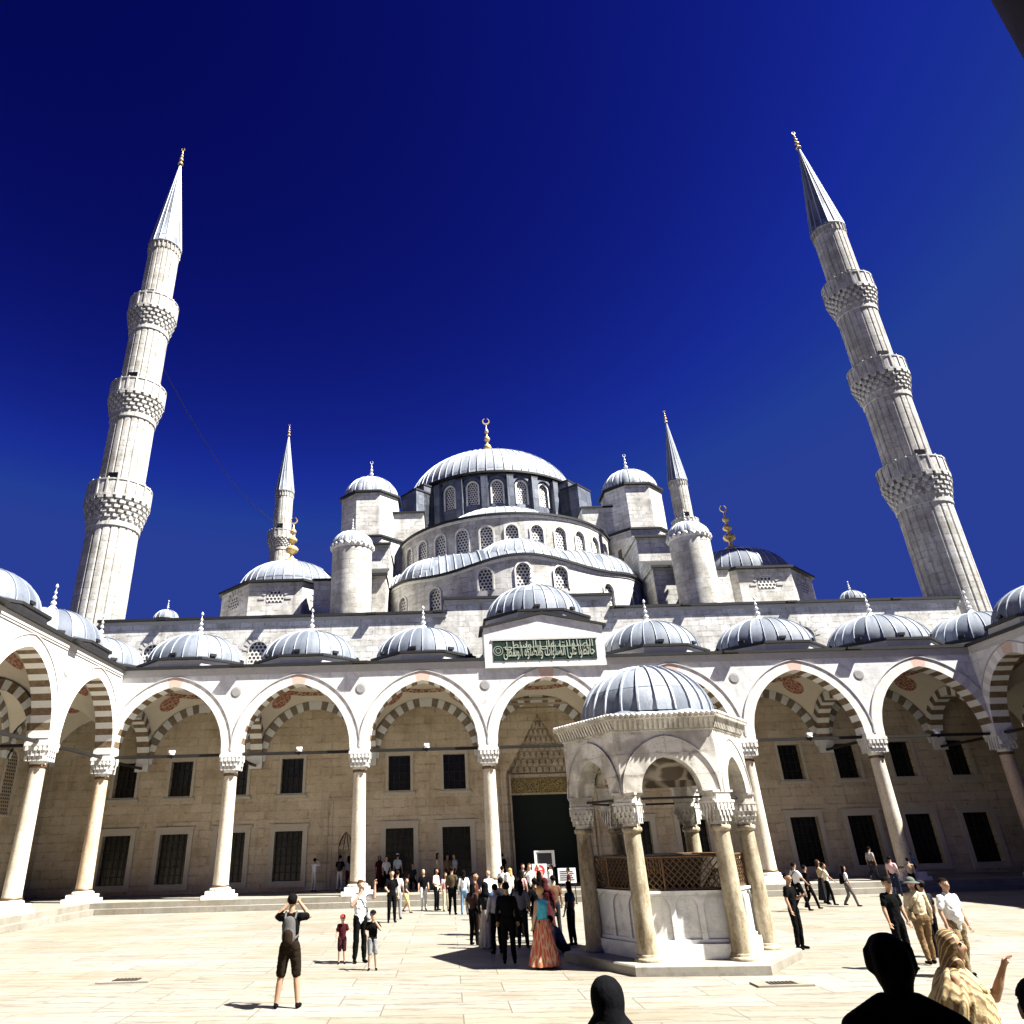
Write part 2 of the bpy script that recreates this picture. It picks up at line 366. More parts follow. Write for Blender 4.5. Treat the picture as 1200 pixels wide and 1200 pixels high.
# ------------------------------------------------------------------ arches and pierced walls
def arch_y(x, a, rise):
    d = (rise * rise - a * a) / (2 * a); R = a + d
    return sqrt(max(0, R * R - (abs(x) + d) ** 2))
def arch_pts(a, rise, n):
    # n equal segments per side from (-a,0) over the apex to (a,0); with outward normals
    d = (rise * rise - a * a) / (2 * a); R = a + d; t1 = math.acos(max(-1, min(1, d / R)))
    left = []
    for i in range(n + 1):
        t = t1 * i / n
        left.append(((-(R * cos(t) - d)), R * sin(t), -cos(t), sin(t)))
    right = [(-x, z, -nx, nz) for x, z, nx, nz in left[::-1]]
    return left, right
def panel(mb, u0, u1, z0, z1, ops, f, m=0, depth=0, mrev=None, curve=0, na=9):
    """wall face with openings. f(u,z,d) -> point, d = distance behind the face. ops: dict(uc,hw,zb,zs,rise)"""
    mrev = m if mrev is None else mrev
    top = z1 if callable(z1) else (lambda u: z1)
    us = {round(u0, 5), round(u1, 5)}
    if curve:
        k = max(1, int((u1 - u0) / curve)); us |= {round(u0 + (u1 - u0) * i / k, 5) for i in range(k + 1)}
    for o in ops:
        us |= {round(o['uc'] - o['hw'], 5), round(o['uc'] + o['hw'], 5)}
        if o.get('rise'):
            for i in range(2 * na + 1): us.add(round(o['uc'] - o['hw'] * cos(pi * i / (2 * na)), 5))
    us = sorted(u for u in us if u0 - 1e-6 <= u <= u1 + 1e-6)
    def zt(o, u):
        x = max(-o['hw'], min(o['hw'], u - o['uc']))
        if not o.get('rise'): return o['zs']
        if o.get('tri'): return o['zs'] + o['rise'] * (1 - abs(x) / o['hw'])
        return o['zs'] + arch_y(x, o['hw'], o['rise'])
    for a, b in zip(us[:-1], us[1:]):
        if b - a < 1e-4: continue
        mid = (a + b) / 2
        cur = [z0, z0]
        for o in sorted([o for o in ops if abs(mid - o['uc']) < o['hw'] - 1e-6], key=lambda o: o['zb']):
            if o['zb'] - cur[0] > 1e-4 or o['zb'] - cur[1] > 1e-4:
                mb.face([f(a, cur[0], 0), f(b, cur[1], 0), f(b, o['zb'], 0), f(a, o['zb'], 0)], m, [(a, cur[0]), (b, cur[1]), (b, o['zb']), (a, o['zb'])])
            ta, tb = zt(o, a), zt(o, b)
            if depth:
                mb.face([f(a, ta, 0), f(b, tb, 0), f(b, tb, depth), f(a, ta, depth)], mrev)
                if o['zb'] > z0 + 1e-4: mb.face([f(a, o['zb'], depth), f(b, o['zb'], depth), f(b, o['zb'], 0), f(a, o['zb'], 0)], mrev)
            cur = [ta, tb]
        if top(a) - cur[0] > 1e-4 or top(b) - cur[1] > 1e-4:
            mb.face([f(a, cur[0], 0), f(b, cur[1], 0), f(b, top(b), 0), f(a, top(a), 0)], m, [(a, cur[0]), (b, cur[1]), (b, top(b)), (a, top(a))])
    if depth:
        for o in ops:
            for sg in (-1, 1):
                u = o['uc'] + sg * o['hw']
                q = [f(u, o['zb'], 0), f(u, o['zs'], 0), f(u, o['zs'], depth), f(u, o['zb'], depth)]
                mb.face(q if sg < 0 else q[::-1], mrev)
def ring(mb, a, rise, w, zs, f, d0, d1, n, mats, key=None, back=False, sof=None, rim=True, uc=0):
    """voussoir ring: front face at depth d0, soffit to depth d1; material alternates per voussoir"""
    left, right = arch_pts(a, rise, n * 2)
    for side, P in ((0, left), (1, right)):
        for i in range(len(P) - 1):
            v = (i // 2) if side == 0 else ((len(P) - 2 - i) // 2)
            m = mats[v % len(mats)]
            if key is not None and v >= n - 1: m = key
            ms = (sof[v % len(sof)] if sof else m)
            (x0, z0, nx0, nz0), (x1, z1, nx1, nz1) = P[i], P[i + 1]
            def out(x, z, nx, nz): return (x + nx * w, z + nz * w)
            o0 = out(x0, z0, nx0, nz0); o1 = out(x1, z1, nx1, nz1)
            if side == 0 and i == len(P) - 2: o1 = (0, o1[1] + abs(o1[0]) * .4)
            if side == 1 and i == 0: o0 = (0, o0[1] + abs(o0[0]) * .4)
            A, B = (uc + x0, zs + z0), (uc + x1, zs + z1); C, D = (uc + o1[0], zs + o1[1]), (uc + o0[0], zs + o0[1])
            mb.face([f(*A, d0), f(*B, d0), f(*C, d0), f(*D, d0)], m)
            mb.face([f(*A, d1), f(*B, d1), f(*B, d0), f(*A, d0)], ms)
            if rim: mb.face([f(*D, d0), f(*C, d0), f(*C, d1), f(*D, d1)], m)
            if back: mb.face([f(*B, d1), f(*A, d1), f(*D, d1), f(*C, d1)], m)
def sweep(mb, path, nrm, out, inn, z0, z1, m=0, closed=False):
    """rectangular lip along a path of (x,y,z) with outward normals"""
    rows = [[], [], [], []]
    for (x, y, z), (nx, ny) in zip(path, nrm):
        rows[0].append((x - nx * inn, y - ny * inn, z + z0)); rows[1].append((x + nx * out, y + ny * out, z + z0))
        rows[2].append((x + nx * out, y + ny * out, z + z1)); rows[3].append((x - nx * inn, y - ny * inn, z + z1))
    n = len(path)
    for k in range(4):
        a, b = rows[k], rows[(k + 1) % 4]
        for i in range(n if closed else n - 1):
            j = (i + 1) % n
            mb.face([a[i], a[j], b[j], b[i]], m)
    if not closed:
        mb.face([rows[k][0] for k in range(4)], m); mb.face([rows[k][-1] for k in (3, 2, 1, 0)], m)
def circ(cx, cy, r, n, z, a0=0, a1=2 * pi, full=True):
    k = n if full else n + 1
    A = [a0 + (a1 - a0) * i / n for i in range(k)]
    return [(cx + r * cos(a), cy + r * sin(a), z(a) if callable(z) else z) for a in A], [(cos(a), sin(a)) for a in A]
def dome(mb, r, h, z0, ribs, c=(0, 0), rows=10, m=0, mr=1, rw=.035, rh=.05, seam=.8, scal=0, ex=1.0):
    """lead dome of sheets between rolled seams; UV counts sheets"""
    prof = []
    for i in range(rows + 1):
        t = pi / 2 * i / rows
        prof.append((max(r * cos(t) ** ex, .02), z0 + h * sin(t)))
    n = ribs * 4
    arc = [0]
    for i in range(rows): arc.append(arc[-1] + hypot(prof[i + 1][0] - prof[i][0], prof[i + 1][1] - prof[i][1]))
    mod = (lambda a: 1 + scal * abs(sin(a * ribs / 2))) if scal else None
    sg = random.random() * 3
    mb.lathe(prof, n, c, m, mod=mod, uvs=lambda i, j: (j / 4 + .001, arc[i] / (r * seam) + sg))
    if mr is not None:
        for k in range(ribs):
            a = 2 * pi * (k + random.uniform(-.06, .06)) / ribs; ca, sa = cos(a), sin(a); R = []
            for (rr, z), t in zip(prof[:-1], range(rows)):
                w = rw * (.45 + .55 * rr / r); e = rh
                base = Vector((c[0] + rr * ca, c[1] + rr * sa, z)); tv = Vector((-sa, ca, 0)) * w
                tt = pi / 2 * t / rows; nv = Vector((ca * cos(tt) * h, sa * cos(tt) * h, sin(tt) * r)).normalized() * e
                R.append([base - tv - nv * .4, base - tv * .6 + nv, base + tv * .6 + nv, base + tv - nv * .4])
            mb.grid(R, mr, None, False)
FIN = [(.20, 0), (.34, .02), (.30, .07), (.12, .12), (.07, .17), (.07, .22), (.22, .26), (.26, .31), (.18, .36), (.06, .39), (.06, .44), (.17, .47), (.19, .51), (.12, .55), (.05, .58), (.05, .63), (.12, .655), (.13, .69), (.08, .72), (.035, .75), (.03, .82), (.015, .84)]
def finial(mb, h, w, z0, c=(0, 0), crescent=True, m=0):
    mb.lathe([(r * w, z0 + z * h) for r, z in FIN], 12, c, m)
    R = h * .075; zc = z0 + h * .84 + R
    if crescent:
        P = [(R * cos(a), R * sin(a)) for a in [radians(110 + 320 * i / 12) for i in range(13)]]
        for i in range(12):
            t0 = .25 + .75 * sin(pi * i / 12); t1 = .25 + .75 * sin(pi * (i + 1) / 12)
            q = lambda p, t, s: (c[0] + p[0] * (1 - .35 * t * s), c[1], zc + p[1] * (1 - .35 * t * s))
            a0, a1, b1, b0 = q(P[i], t0, 0), q(P[i + 1], t1, 0), q(P[i + 1], t1, 1), q(P[i], t0, 1)
            d = R * .16; F = lambda p, s: (p[0], p[1] + s * d, p[2])
            mb.face([F(a0, -1), F(a1, -1), F(b1, -1), F(b0, -1)], m); mb.face([F(b0, 1), F(b1, 1), F(a1, 1), F(a0, 1)], m)
            mb.face([F(a0, -1), F(a0, 1), F(a1, 1), F(a1, -1)], m); mb.face([F(b0, 1), F(b0, -1), F(b1, -1), F(b1, 1)], m)
    else:
        mb.lathe([(.02 * w, z0 + .84 * h), (.14 * w, z0 + .89 * h), (.12 * w, z0 + .94 * h), (.01, z0 + h)], 10, c, m)
# ------------------------------------------------------------------ ground
D = 5.4                                  # depth of the galleries
ENT = -40.6                             # column line of the entrance arcade
mb = MB(); mb.face([(-23.6, -37.0, 0), (23.6, -37.0, 0), (23.6, -.9, 0), (-23.6, -.9, 0)])
tag(obj('courtyard_floor', mb, ['floor']), kind='structure')
mb = MB(); mb.face([(-3000, -3000, -.3), (3000, -3000, -.3), (3000, 3000, -.3), (-3000, 3000, -.3)])
tag(obj('ground', mb, ['earth']), kind='structure')
mb = MB()
def steps(mb, x0, x1, y0, y1, ex, sg, axis):
    pass
# raised gallery floor: front, entrance and side strips, two steps each
mb.box(-29.2, 29.2, -.75, D + .3, -.3, .48); mb.box(-24.6, 24.6, -1.15, -.75, -.3, .24)
mb.box(-29.2, 29.2, -47, -37.3, -.3, .48); mb.box(-22.5, 22.5, -37.3, -36.9, -.3, .24)
for sg in (-1, 1):
    a, b = sorted((sg * 29.2, sg * 23.05)); mb.box(a, b, -37.3, -.75, -.3, .476)
    a, b = sorted((sg * 23.05, sg * 22.65)); mb.box(a, b, -36.9, -1.15, -.3, .236)
tag(obj('gallery_floor', mb, ['step']), kind='structure')

# ------------------------------------------------------------------ arcade module (local x along, y = depth, front face y = -.45)
A_, RISE, ZS = 2.88, 3.38, 7.3
fr = lambda u, z, d: (u, -.45 + d, z)
def col_parts(mat):
    t = MB()
    t.lathe([(.40, 1.02), (.385, 1.2), (.36, 3.2), (.325, 6.1)], 24)
    col = t
    p = MB(); p.box(-.72, .72, -.72, .72, .48, .66); p.box(-.58, .58, -.58, .58, .66, .84)
    p.lathe([(.5, .84), (.53, .90), (.5, .96), (.42, .98), (.42, 1.0)], 24)
    b = MB(); b.lathe([(.41, .99), (.435, 1.02), (.435, 1.07), (.40, 1.09)], 24); b2 = MB(); b2.lathe([(.335, 6.08), (.37, 6.11), (.37, 6.2), (.34, 6.23)], 24)
    c = MB(); ringr = []
    for z, r, e in ((6.2, .34, 1), (6.36, .37, .9), (6.37, .42, .8), (6.56, .43, .6), (6.57, .47, .5), (6.78, .485, .25), (6.79, .51, .15), (6.98, .52, 0)):
        row = []
        for j in range(32):
            a = 2 * pi * j / 32 + pi / 32; ca, sa = cos(a), sin(a); k = 1 / max(abs(ca), abs(sa)); q = e + (1 - e) * k
            row.append((r * ca * q, r * sa * q, z))
        ringr.append(row)
    c.grid(ringr, 0, None, False, True)
    for tier, (z0, z1, r) in enumerate(((6.36, 6.55, .43), (6.56, 6.77, .48), (6.78, 6.96, .515))):
        for s_ in range(4):
            for k in range(-2, 3):
                off = (k + (.5 if tier % 2 else 0)) * .2
                if abs(off) > r - .02: continue
                ax = (cos(s_ * pi / 2), sin(s_ * pi / 2)); tx = (-ax[1], ax[0])
                c.obox((ax[0] * (r + .01) + tx[0] * off, ax[1] * (r + .01) + tx[1] * off, (z0 + z1) / 2), (ax[0], ax[1], 0), (tx[0], tx[1], 0), (0, 0, 1), .03, .055, (z1 - z0) / 2)
    c.box(-.54, .54, -.54, .54, 6.98, 7.12); c.box(-.5, .5, -.5, .5, 7.12, ZS)
    return col.mesh('column', [M[mat]]), p.mesh('plinth', [M['trim']]), (b.mesh('base_ring', [M['bronze']]), b2.mesh('neck_ring', [M['bronze']])), c.mesh('capital', [M['trim']])
CP = {k: col_parts(k) for k in ('column', 'column_pink', 'column_shaded')}
def column(parent, x, mat='column'):
    c, p, b, k = CP[mat]
    o = obj('column', c, None, parent, (x, 0, 0)); obj('plinth', p, None, o); obj('base_ring', b[0], None, o); obj('neck_ring', b[1], None, o); obj('capital', k, None, o); return o

t = MB(); panel(t, -S / 2, S / 2, ZS, 11.62, [dict(uc=0, hw=A_, zb=ZS, zs=ZS, rise=RISE)], fr, 0, na=12)
panel(t, -S / 2, S / 2, ZS, 11.62, [dict(uc=0, hw=A_, zb=ZS, zs=ZS, rise=RISE)], lambda u, z, d: (-u, .45, z), 0, na=12)
W_BAY = t.mesh('spandrel_wall', [M['marble']])
t = MB(); ring(t, A_, RISE, .52, ZS, fr, -.03, .9, 15, (0, 1), key=2, sof=(0, 3)); ring(t, A_ + .52, RISE + .52, .045, ZS, fr, -.07, .0, 15, (4,))
RING = t.mesh('arch_ring', [M[k] for k in ('vl', 'vp', 'vred', 'vd', 'trimdark')])
t = MB(); YC = (.45 + D) / 2
ring(t, 2.3, 2.32, .46, ZS, lambda u, z, d: (d, YC + u, z), -.36, .36, 11, (0, 1), back=True)
for sg in (-1, 1): t.box(-.38, .38, YC + sg * 2.62 - .34, YC + sg * 2.62 + .34 if sg < 0 else D - .01, 6.9, ZS, 0)
RIB = t.mesh('cross_arch', [M['vl'], M['vd']])
t = MB(); ring(t, 2.86, 2.92, .5, ZS, lambda u, z, d: (u, D + d, z), -.09, 0, 13, (0, 1))
WARCH = t.mesh('wall_arch', [M['vl'], M['vg']])
RV, ZV = 4.35, 7.1
def sail(x, y, k=1.0): return (x, YC + y, ZV + sqrt(max(.02, RV * RV - x * x - y * y)) - k)
t = MB(); nx, ny = 18, 14
t.grid([[sail(-3.35 + 6.7 * i / nx, -2.46 + 4.9 * j / ny, 0) for i in range(nx + 1)] for j in range(ny + 1)])
VAULT = t.mesh('vault', [M['plaster']])
MEDAL = []
for sx in (-1, 1):
    for sy in (-1, 1):
        t = MB(); c0 = Vector((sx * 1.92, sy * 1.5)); R = [[], []]
        for j in range(24):
            a = 2 * pi * j / 24; R[0].append(sail(c0.x, c0.y, .03)); R[1].append(sail(c0.x + .55 * cos(a), c0.y + .55 * sin(a), .03))
        t.grid(R, 0, lambda i, j, s_=sx * 3 + sy: (i * .5 * cos(2 * pi * j / 24) + s_, i * .5 * sin(2 * pi * j / 24)), True, True)
        MEDAL.append(t.mesh('painted_medallion', [M['medallion']]))
t = MB(); t.grid([[sail(r * cos(2 * pi * j / 48), r * sin(2 * pi * j / 48), .025) for j in range(48)] for r in (1.62, 1.98)], 0, lambda i, j: (j * .24, i * .36), True, True)
BAND = t.mesh('painted_band', [M['band']])
ROD = MB(); ROD.box(-S / 2 + .5, S / 2 - .5, -.07, .07, 7.08, 7.22); ROD = ROD.mesh('tie_rod', [M['iron']])
CROD = MB(); CROD.box(-.06, .06, .5, D, 7.0, 7.13); CROD = CROD.mesh('tie_rod', [M['iron']])
t = MB(); t.lathe([(.02, .03), (.22, .03), (.24, .045), (.28, .045), (.28, .06)], 24, smooth=False)
BOSS = t.mesh('stone_roundel', [M['discgrey']])
for v in BOSS.vertices: v.co = (v.co.x, v.co.z - .06, v.co.y)
def gallery_dome(ribs=24, r=2.82, h=1.9, z0=12.36, drum0=11.68):
    a = MB(); a.lathe([(r + .34, drum0), (r + .34, z0 - .16)], 8, (0, 0), 0, pi / 8, pi / 8 + 2 * pi, False)
    a.lathe([(r + .30, z0 - .17), (r + .5, z0 - .16), (r + .5, z0 - .03), (r - .1, z0 + .05)], 8, (0, 0), 1, pi / 8, pi / 8 + 2 * pi, False)
    d = MB(); dome(d, r, h, z0, ribs, ex=.92, rw=.028)
    for k in range(8):
        an = pi / 8 + pi / 4 * k + .2; d.obox(((r - .05) * cos(an), (r - .05) * sin(an), z0 + .2), (cos(an), sin(an), 0), (-sin(an), cos(an), 0), (0, 0, 1), .16, .17, .07, 2)
    f = MB(); f.lathe([(.42, z0 + h - .1), (.3, z0 + h + .08), (.12, z0 + h + .3), (.06, z0 + h + .34)], 12); finial(f, 1.55, .62, z0 + h - .02, crescent=False)
    return d.mesh('dome', [M['lead'], M['rib'], M['leadedge']]), a.mesh('dome_drum', [M['trimdark'], M['leadedge']]), f.mesh('finial', [M['silver']])
GD = gallery_dome(); GP = gallery_dome(28, 2.95, 2.15, 14.55, 11.7)
def put_dome(parent, x, y, G=GD):
    o = obj('dome', G[0], None, parent, (x, y, 0), random.random() * .2); obj('drum', G[1], None, o, rz=-o.rotation_euler.z); obj('finial', G[2], None, o)
    return o
def cornice(parent, x0, x1, lips):
    t = MB()
    t.box(x0, x1, -.52, -.3, 11.34, 11.62, 0); t.box(x0, x1, -.49, -.3, 11.24, 11.34, 0); t.box(x0, x1, -.64, -.2, 11.62, 11.78, 1)
    for x in lips:
        if x0 + .5 < x < x1 - .5: t.box(x - .4, x + .4, -.86, -.6, 11.64, 11.755, 1)
    return obj('cornice', t, ['trimdark', 'leadedge'], parent)
def arcade(label, loc, rz, xs, cols, detail, corners=(), portal=None, domes=True, roof=(0, 0)):
    A = tag(empty('arcade', loc, rz), label, 'arcade', 'arcades round the courtyard')
    for x, m in cols: column(A, x, m)
    for x in xs:
        obj('spandrel_wall', W_BAY, None, A, (x, 0, 0)); obj('arch_ring', RING, None, A, (x, 0, 0))
        if x in detail:
            obj('wall_arch', WARCH, None, A, (x, 0, 0)); v = obj('vault', VAULT, None, A, (x, 0, 0))
            if x != portal: [obj('painted_medallion', mm_, None, v) for mm_ in MEDAL]
            obj('painted_band', BAND, None, v); obj('tie_rod', ROD, None, A, (x, 0, 0))
        if domes and x != portal: put_dome(A, x, 2.7)
    for x, m in cols:
        if any(abs(x - d) < S * .6 for d in detail):
            obj('cross_arch', RIB, None, A, (x, 0, 0)); obj('tie_rod', CROD, None, A, (x, 0, 0))
            if abs(x - (portal or 99)) < S * .6 or abs(x) < 23: obj('stone_roundel', BOSS, None, A, (x, -.45, 10.32))
    t = MB(); t.box(roof[0], roof[1], -.44, D + .1, 11.56, 11.7); obj('roof', t, ['leaddark'], A)
    return A
bays7 = [S * k for k in range(-3, 4)]; cx = [S * (k - 3.5) for k in range(8)]
front = arcade('sunlit marble arcade facing the camera, with the green inscribed portal gable at its middle', (0, 0, 0), 0, bays7,
               [(x, 'column_pink' if k in (0, 7) else 'column') for k, x in enumerate(cx)], set(bays7), portal=0.0, roof=(-29.2, 29.2))
cornice(front, -23.38, -3.36, cx); cornice(front, 3.36, 23.38, cx)
for sg in (-1, 1): put_dome(front, sg * 26.5, 2.7)
put_dome(front, 0, 2.75, GP)
side_x = [-3.4 - S * k for k in range(6)]
left = arcade('sunlit arcade along the left edge, with striped arches and leaning pale columns', (-23.8, 0, -.004), pi / 2, side_x,
              [(-S * k, 'column') for k in range(1, 7)], set(side_x[:3]), roof=(-40.3, -.40))
cornice(left, -40.0, -.66, [-S * k for k in range(1, 6)])
right = arcade('dark shaded arcade along the right edge of the courtyard', (23.8, 0, -.004), -pi / 2, [-x for x in side_x],
               [(S * k, 'column') for k in range(1, 7)], set(-x for x in side_x[:3]), roof=(.40, 40.3))
cornice(right, .66, 40.0, [S * k for k in range(1, 6)])
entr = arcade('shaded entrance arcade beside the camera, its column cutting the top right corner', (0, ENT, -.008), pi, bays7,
              [(x, 'column_shaded') for x in cx], {0.0, S, 2 * S}, domes=False, roof=(-29.2, 29.2))
cornice(entr, -23.3, 23.3, [])
# rear walls of the side galleries, with pierced screens
for A, sg in ((left, -1), (right, 1)):
    t = MB(); ops = [dict(uc=sg * (3.4 + S * k), hw=.85, zb=3.4, zs=5.6, rise=.9) for k in range(6)]
    panel(t, -41 if sg < 0 else -5.38, 5.38 if sg < 0 else 41, .48, 11.56, ops, lambda u, z, d: (u, D + d, z), 0, .25)
    obj('rear_wall', t, ['backwall'], A)
    # corner bay: blind wall arch, low vault and its pierced screen
    w = MB(); ring(w, 2.25, 2.4, .46, ZS, lambda u, z, d, c_=-sg * 2.72: (u + c_, D + d, z), -.09, 0, 11, (0, 1)); obj('wall_arch', w, ['vl', 'vg'], A)
    w = MB(); w.grid([[(-sg * 2.72 - 2.66 + 5.32 * i / 16, 2.72 - 2.66 + 5.32 * j / 16, 7.2 + sqrt(max(.02, 15.2 - (-2.66 + 5.32 * i / 16) ** 2 - (-2.66 + 5.32 * j / 16) ** 2))) for i in range(17)] for j in range(17)]); v_ = obj('vault', w, ['plaster'], A)
    for sx in (-1, 1):
        for sy in (-1, 1):
            w = MB(); R = [[], []]
            for j in range(24):
                a = 2 * pi * j / 24
                for k_, rr in ((0, 0), (1, .5)):
                    px, py = sx * 1.35 + rr * cos(a), sy * 1.35 + rr * sin(a); R[k_].append((-sg * 2.72 + px, 2.72 + py, 7.17 + sqrt(15.2 - px * px - py * py)))
            w.grid(R, 0, lambda i, j: (i * .5 * cos(2 * pi * j / 24), i * .5 * sin(2 * pi * j / 24)), True, True)
            obj('painted_medallion', w, ['medallion'], v_)
    w = MB(); w.face([(-.55, 0, 4.7), (.55, 0, 4.7), (.55, 0, 7.2)] + [(.55 * cos(a), 0, 7.2 + .55 * sin(a)) for a in [pi * i / 10 for i in range(1, 10)]] + [(-.55, 0, 7.2)])
    wo = obj('pierced_screen', w, ['latticef'], A, (-sg * .75, D - .03, 0))
    w = MB(); w.box(-.7, -.55, -.06, .02, 4.6, 7.2); w.box(.55, .7, -.06, .02, 4.6, 7.2); w.box(-.72, .72, -.08, .02, 4.5, 4.6); ring(w, .55, .6, .15, 7.2, lambda u, z, d: (u, d, z), -.06, .02, 6, (0,)); obj('frame', w, ['backtrim'], wo)
    for o in ops[:3]:
        w = MB(); panel(w, -.85, .85, 3.4, 5.6, [], lambda u, z, d: (u, 0, z)); w.face([(.85 * cos(a), 0, 5.6 + .9 * sin(a)) for a in [pi * i / 12 for i in range(13)]])
        wo = obj('pierced_screen', w, ['latticef'], A, (o['uc'], D + .1, 0))
        w = MB(); w.box(-1.05, -.85, -.05, .02, 3.3, 5.7); w.box(.85, 1.05, -.05, .02, 3.3, 5.7); w.box(-1.1, 1.1, -.07, .02, 3.15, 3.3); obj('frame', w, ['trim'], wo, (0, -.1, 0))
t = MB(); t.box(-29, 29, D, D + .4, .48, 11.5); obj('rear_wall', t, ['backwall'], entr)

# portal gable over the middle bay
t = MB(); t.prism([(-3.34, 11.2), (3.34, 11.2), (3.34, 13.42), (0, 14.12), (-3.34, 13.42)], -.62, 1.2)
g = obj('portal_gable', t, ['marble'], front)
t = MB()
for sg in (-1, 1):
    a = (sg * 3.55, 13.36); b = (0, 14.14)
    t.prism([(a[0], a[1]), (b[0], b[1]), (b[0], b[1] + .14), (a[0], a[1] + .13)], -.74, 1.3)
obj('roof_edge', t, ['leadedge'], g)
t = MB()
t.box(-2.96, 2.96, -.67, -.60, 12.68, 12.78)
obj('panel_frame', t, ['trimdark'], g)
t = MB(); t.box(-2.86, 2.86, -.645, -.6, 11.56, 12.68)
pn = obj('inscription_panel', t, ['green'], g)
words_ = ["\ufea3\ufe8e\ufed3\ufec8\ufeee\ufe8d", "\ufecb\ufee0\ufef0", "\ufe8d\ufedf\ufebc\ufee0\ufeee\ufe8d\ufe95", "\ufeed\ufe8d\ufedf\ufebc\ufee0\ufeee\ufe93", "\ufe8d\ufedf\ufeee\ufeb3\ufec4\ufef0"]
def text_mesh(body, x0, x1, zb, zh, y, name='letters', ext=.012, off=.012):
    c = bpy.data.curves.new(name, 'FONT'); c.body = body; c.extrude = ext; c.offset = off; c.resolution_u = 3
    o = bpy.data.objects.new(name, c); COL.objects.link(o)
    me = bpy.data.meshes.new_from_object(o.evaluated_get(bpy.context.evaluated_depsgraph_get()))
    bpy.data.objects.remove(o)
    vs = [v.co.copy() for v in me.vertices]
    ax, bx = min(v.x for v in vs), max(v.x for v in vs); ay, by = min(v.y for v in vs), max(v.y for v in vs)
    for v, q in zip(me.vertices, vs):
        v.co = (x0 + (q.x - ax) / (bx - ax) * (x1 - x0), y - q.z, zb + (q.y - ay) / (by - ay) * zh)
    return me
me = text_mesh(" ".join(words_)[::-1], -2.3, 2.76, 11.60, .78, -.66); me.materials.append(M['letter'])
lt = obj('lettering', me, None, pn)
me = text_mesh(" ".join(words_[k] for k in (2, 1, 4))[::-1], -2.2, 2.7, 12.12, .52, -.664, off=.004); me.materials.append(M['letter']); obj('lettering', me, None, pn)
t = MB(); t.box(-2.3, 2.6, -.672, -.64, 12.27, 12.30)
for k in range(13): t.box(-2.1 + k * .37, -2.06 + k * .37, -.672, -.64, 11.85, 12.6)
for k in range(20):
    a = 2 * pi * k / 20; b = 2 * pi * (k + 1) / 20
    for r0, r1 in ((.24, .27), (.12, .15)): t.face([(-2.58 + r0 * cos(a), -.66, 12.12 + r0 * sin(a)), (-2.58 + r1 * cos(a), -.66, 12.12 + r1 * sin(a)), (-2.58 + r1 * cos(b), -.66, 12.12 + r1 * sin(b)), (-2.58 + r0 * cos(b), -.66, 12.12 + r0 * sin(b))])
obj('calligraphy_stroke', t, ['letter'], pn)

# ------------------------------------------------------------------ prayer hall
hall = tag(empty('prayer_hall', (0, 32, 0)), 'great domed stone mosque hall stepping up behind the front arcade, with cascading lead domes', 'mosque')
def H(name, mb, mats, parent=None, loc=(0, 0, 0), rz=0):
    p = parent or hall
    l = (loc[0], loc[1] - 32, loc[2]) if p is hall else loc
    return obj(name, mb, mats, p, l, rz)
bw = lambda u, z, d: (u, D + d, z)
wx = [sg * x for x in (5.17, 8.43, 14.8, 18.1, 21.4, 24.7) for sg in (-1, 1)]
ops = [dict(uc=x, hw=.8, zb=.98, zs=3.5) for x in wx] + [dict(uc=x, hw=.65, zb=5.5, zs=7.42) for x in wx]
ops += [dict(uc=sg * 11.5, hw=.42, zb=.6, zs=2.5, rise=.9) for sg in (-1, 1)]
ops += [dict(uc=0, hw=2.15, zb=.48, zs=6.2, rise=3.4, tri=True)]
t = MB(); panel(t, -29.2, 29.2, .48, 11.58, ops, bw, 0, .42); H('facade_wall', t, ['backwall'])
t = MB()
ops2 = [dict(uc=x, hw=.62, zb=13.1, zs=13.9, rise=.63) for x in (-24.2, -17.45, 17.45)]
panel(t, -27.8, 27.8, 11.58, 16.02, ops2, bw, 0, .3, na=6)
t.box(-5.35, 5.35, D + .003, D + .6, 16.0, 16.9, 0); t.box(-27.8, 27.8, D + .45, D + .6, 11.58, 16.02, 0)
for sg in (-1, 1): t.face([(sg * 27.8, D, 11.5), (sg * 27.8, D + .6, 11.5), (sg * 27.8, D + .6, 16.02), (sg * 27.8, D, 16.02)])
uw = H('upper_wall', t, ['stone'])
t = MB()
for x0, x1, z in ((-28.0, -5.35, 16.02), (5.35, 28.0, 16.02), (-5.5, 5.5, 16.9)):
    t.box(x0, x1, D - .06, D + .5, z - .22, z - .003, 0); t.box(x0 - .05, x1 + .05, D - .2, D + .7, z, z + .17, 1)
for x in (-23.8, -17, -10.2, 10.2, 17, 23.8, -5.9, 5.9): t.box(x - .3, x + .3, D - .42, D - .2, 16.03, 16.14, 1)
H('wall_coping', t, ['trimdark', 'leadedge'])
for o in ops2:
    w = MB(); panel(w, -.62, .62, 13.1, 13.9, [], lambda u, z, d: (u, 0, z)); L_, R_ = arch_pts(.62, .63, 6)
    w.face([(p[0], 0, 13.9 + p[1]) for p in L_ + R_[1:]])
    wo = H('lattice_window', w, ['lattice'], None, (o['uc'], D + .12, 0))
    w = MB()
    for k in range(9):
        a = radians(10 + 160 * k / 8); ca, sa = cos(a), sin(a)
        w.obox((.86 * ca, -.12, 13.9 + .86 * sa), (ca, 0, sa), (0, 1, 0), (-sa, 0, ca), .14, .025, .075)
    ring(w, .62, .63, .06, 13.9, lambda u, z, d: (u, d, z), -.15, -.1, 8, (0,))
    obj('radial_stones', w, ['trimdark'], wo)
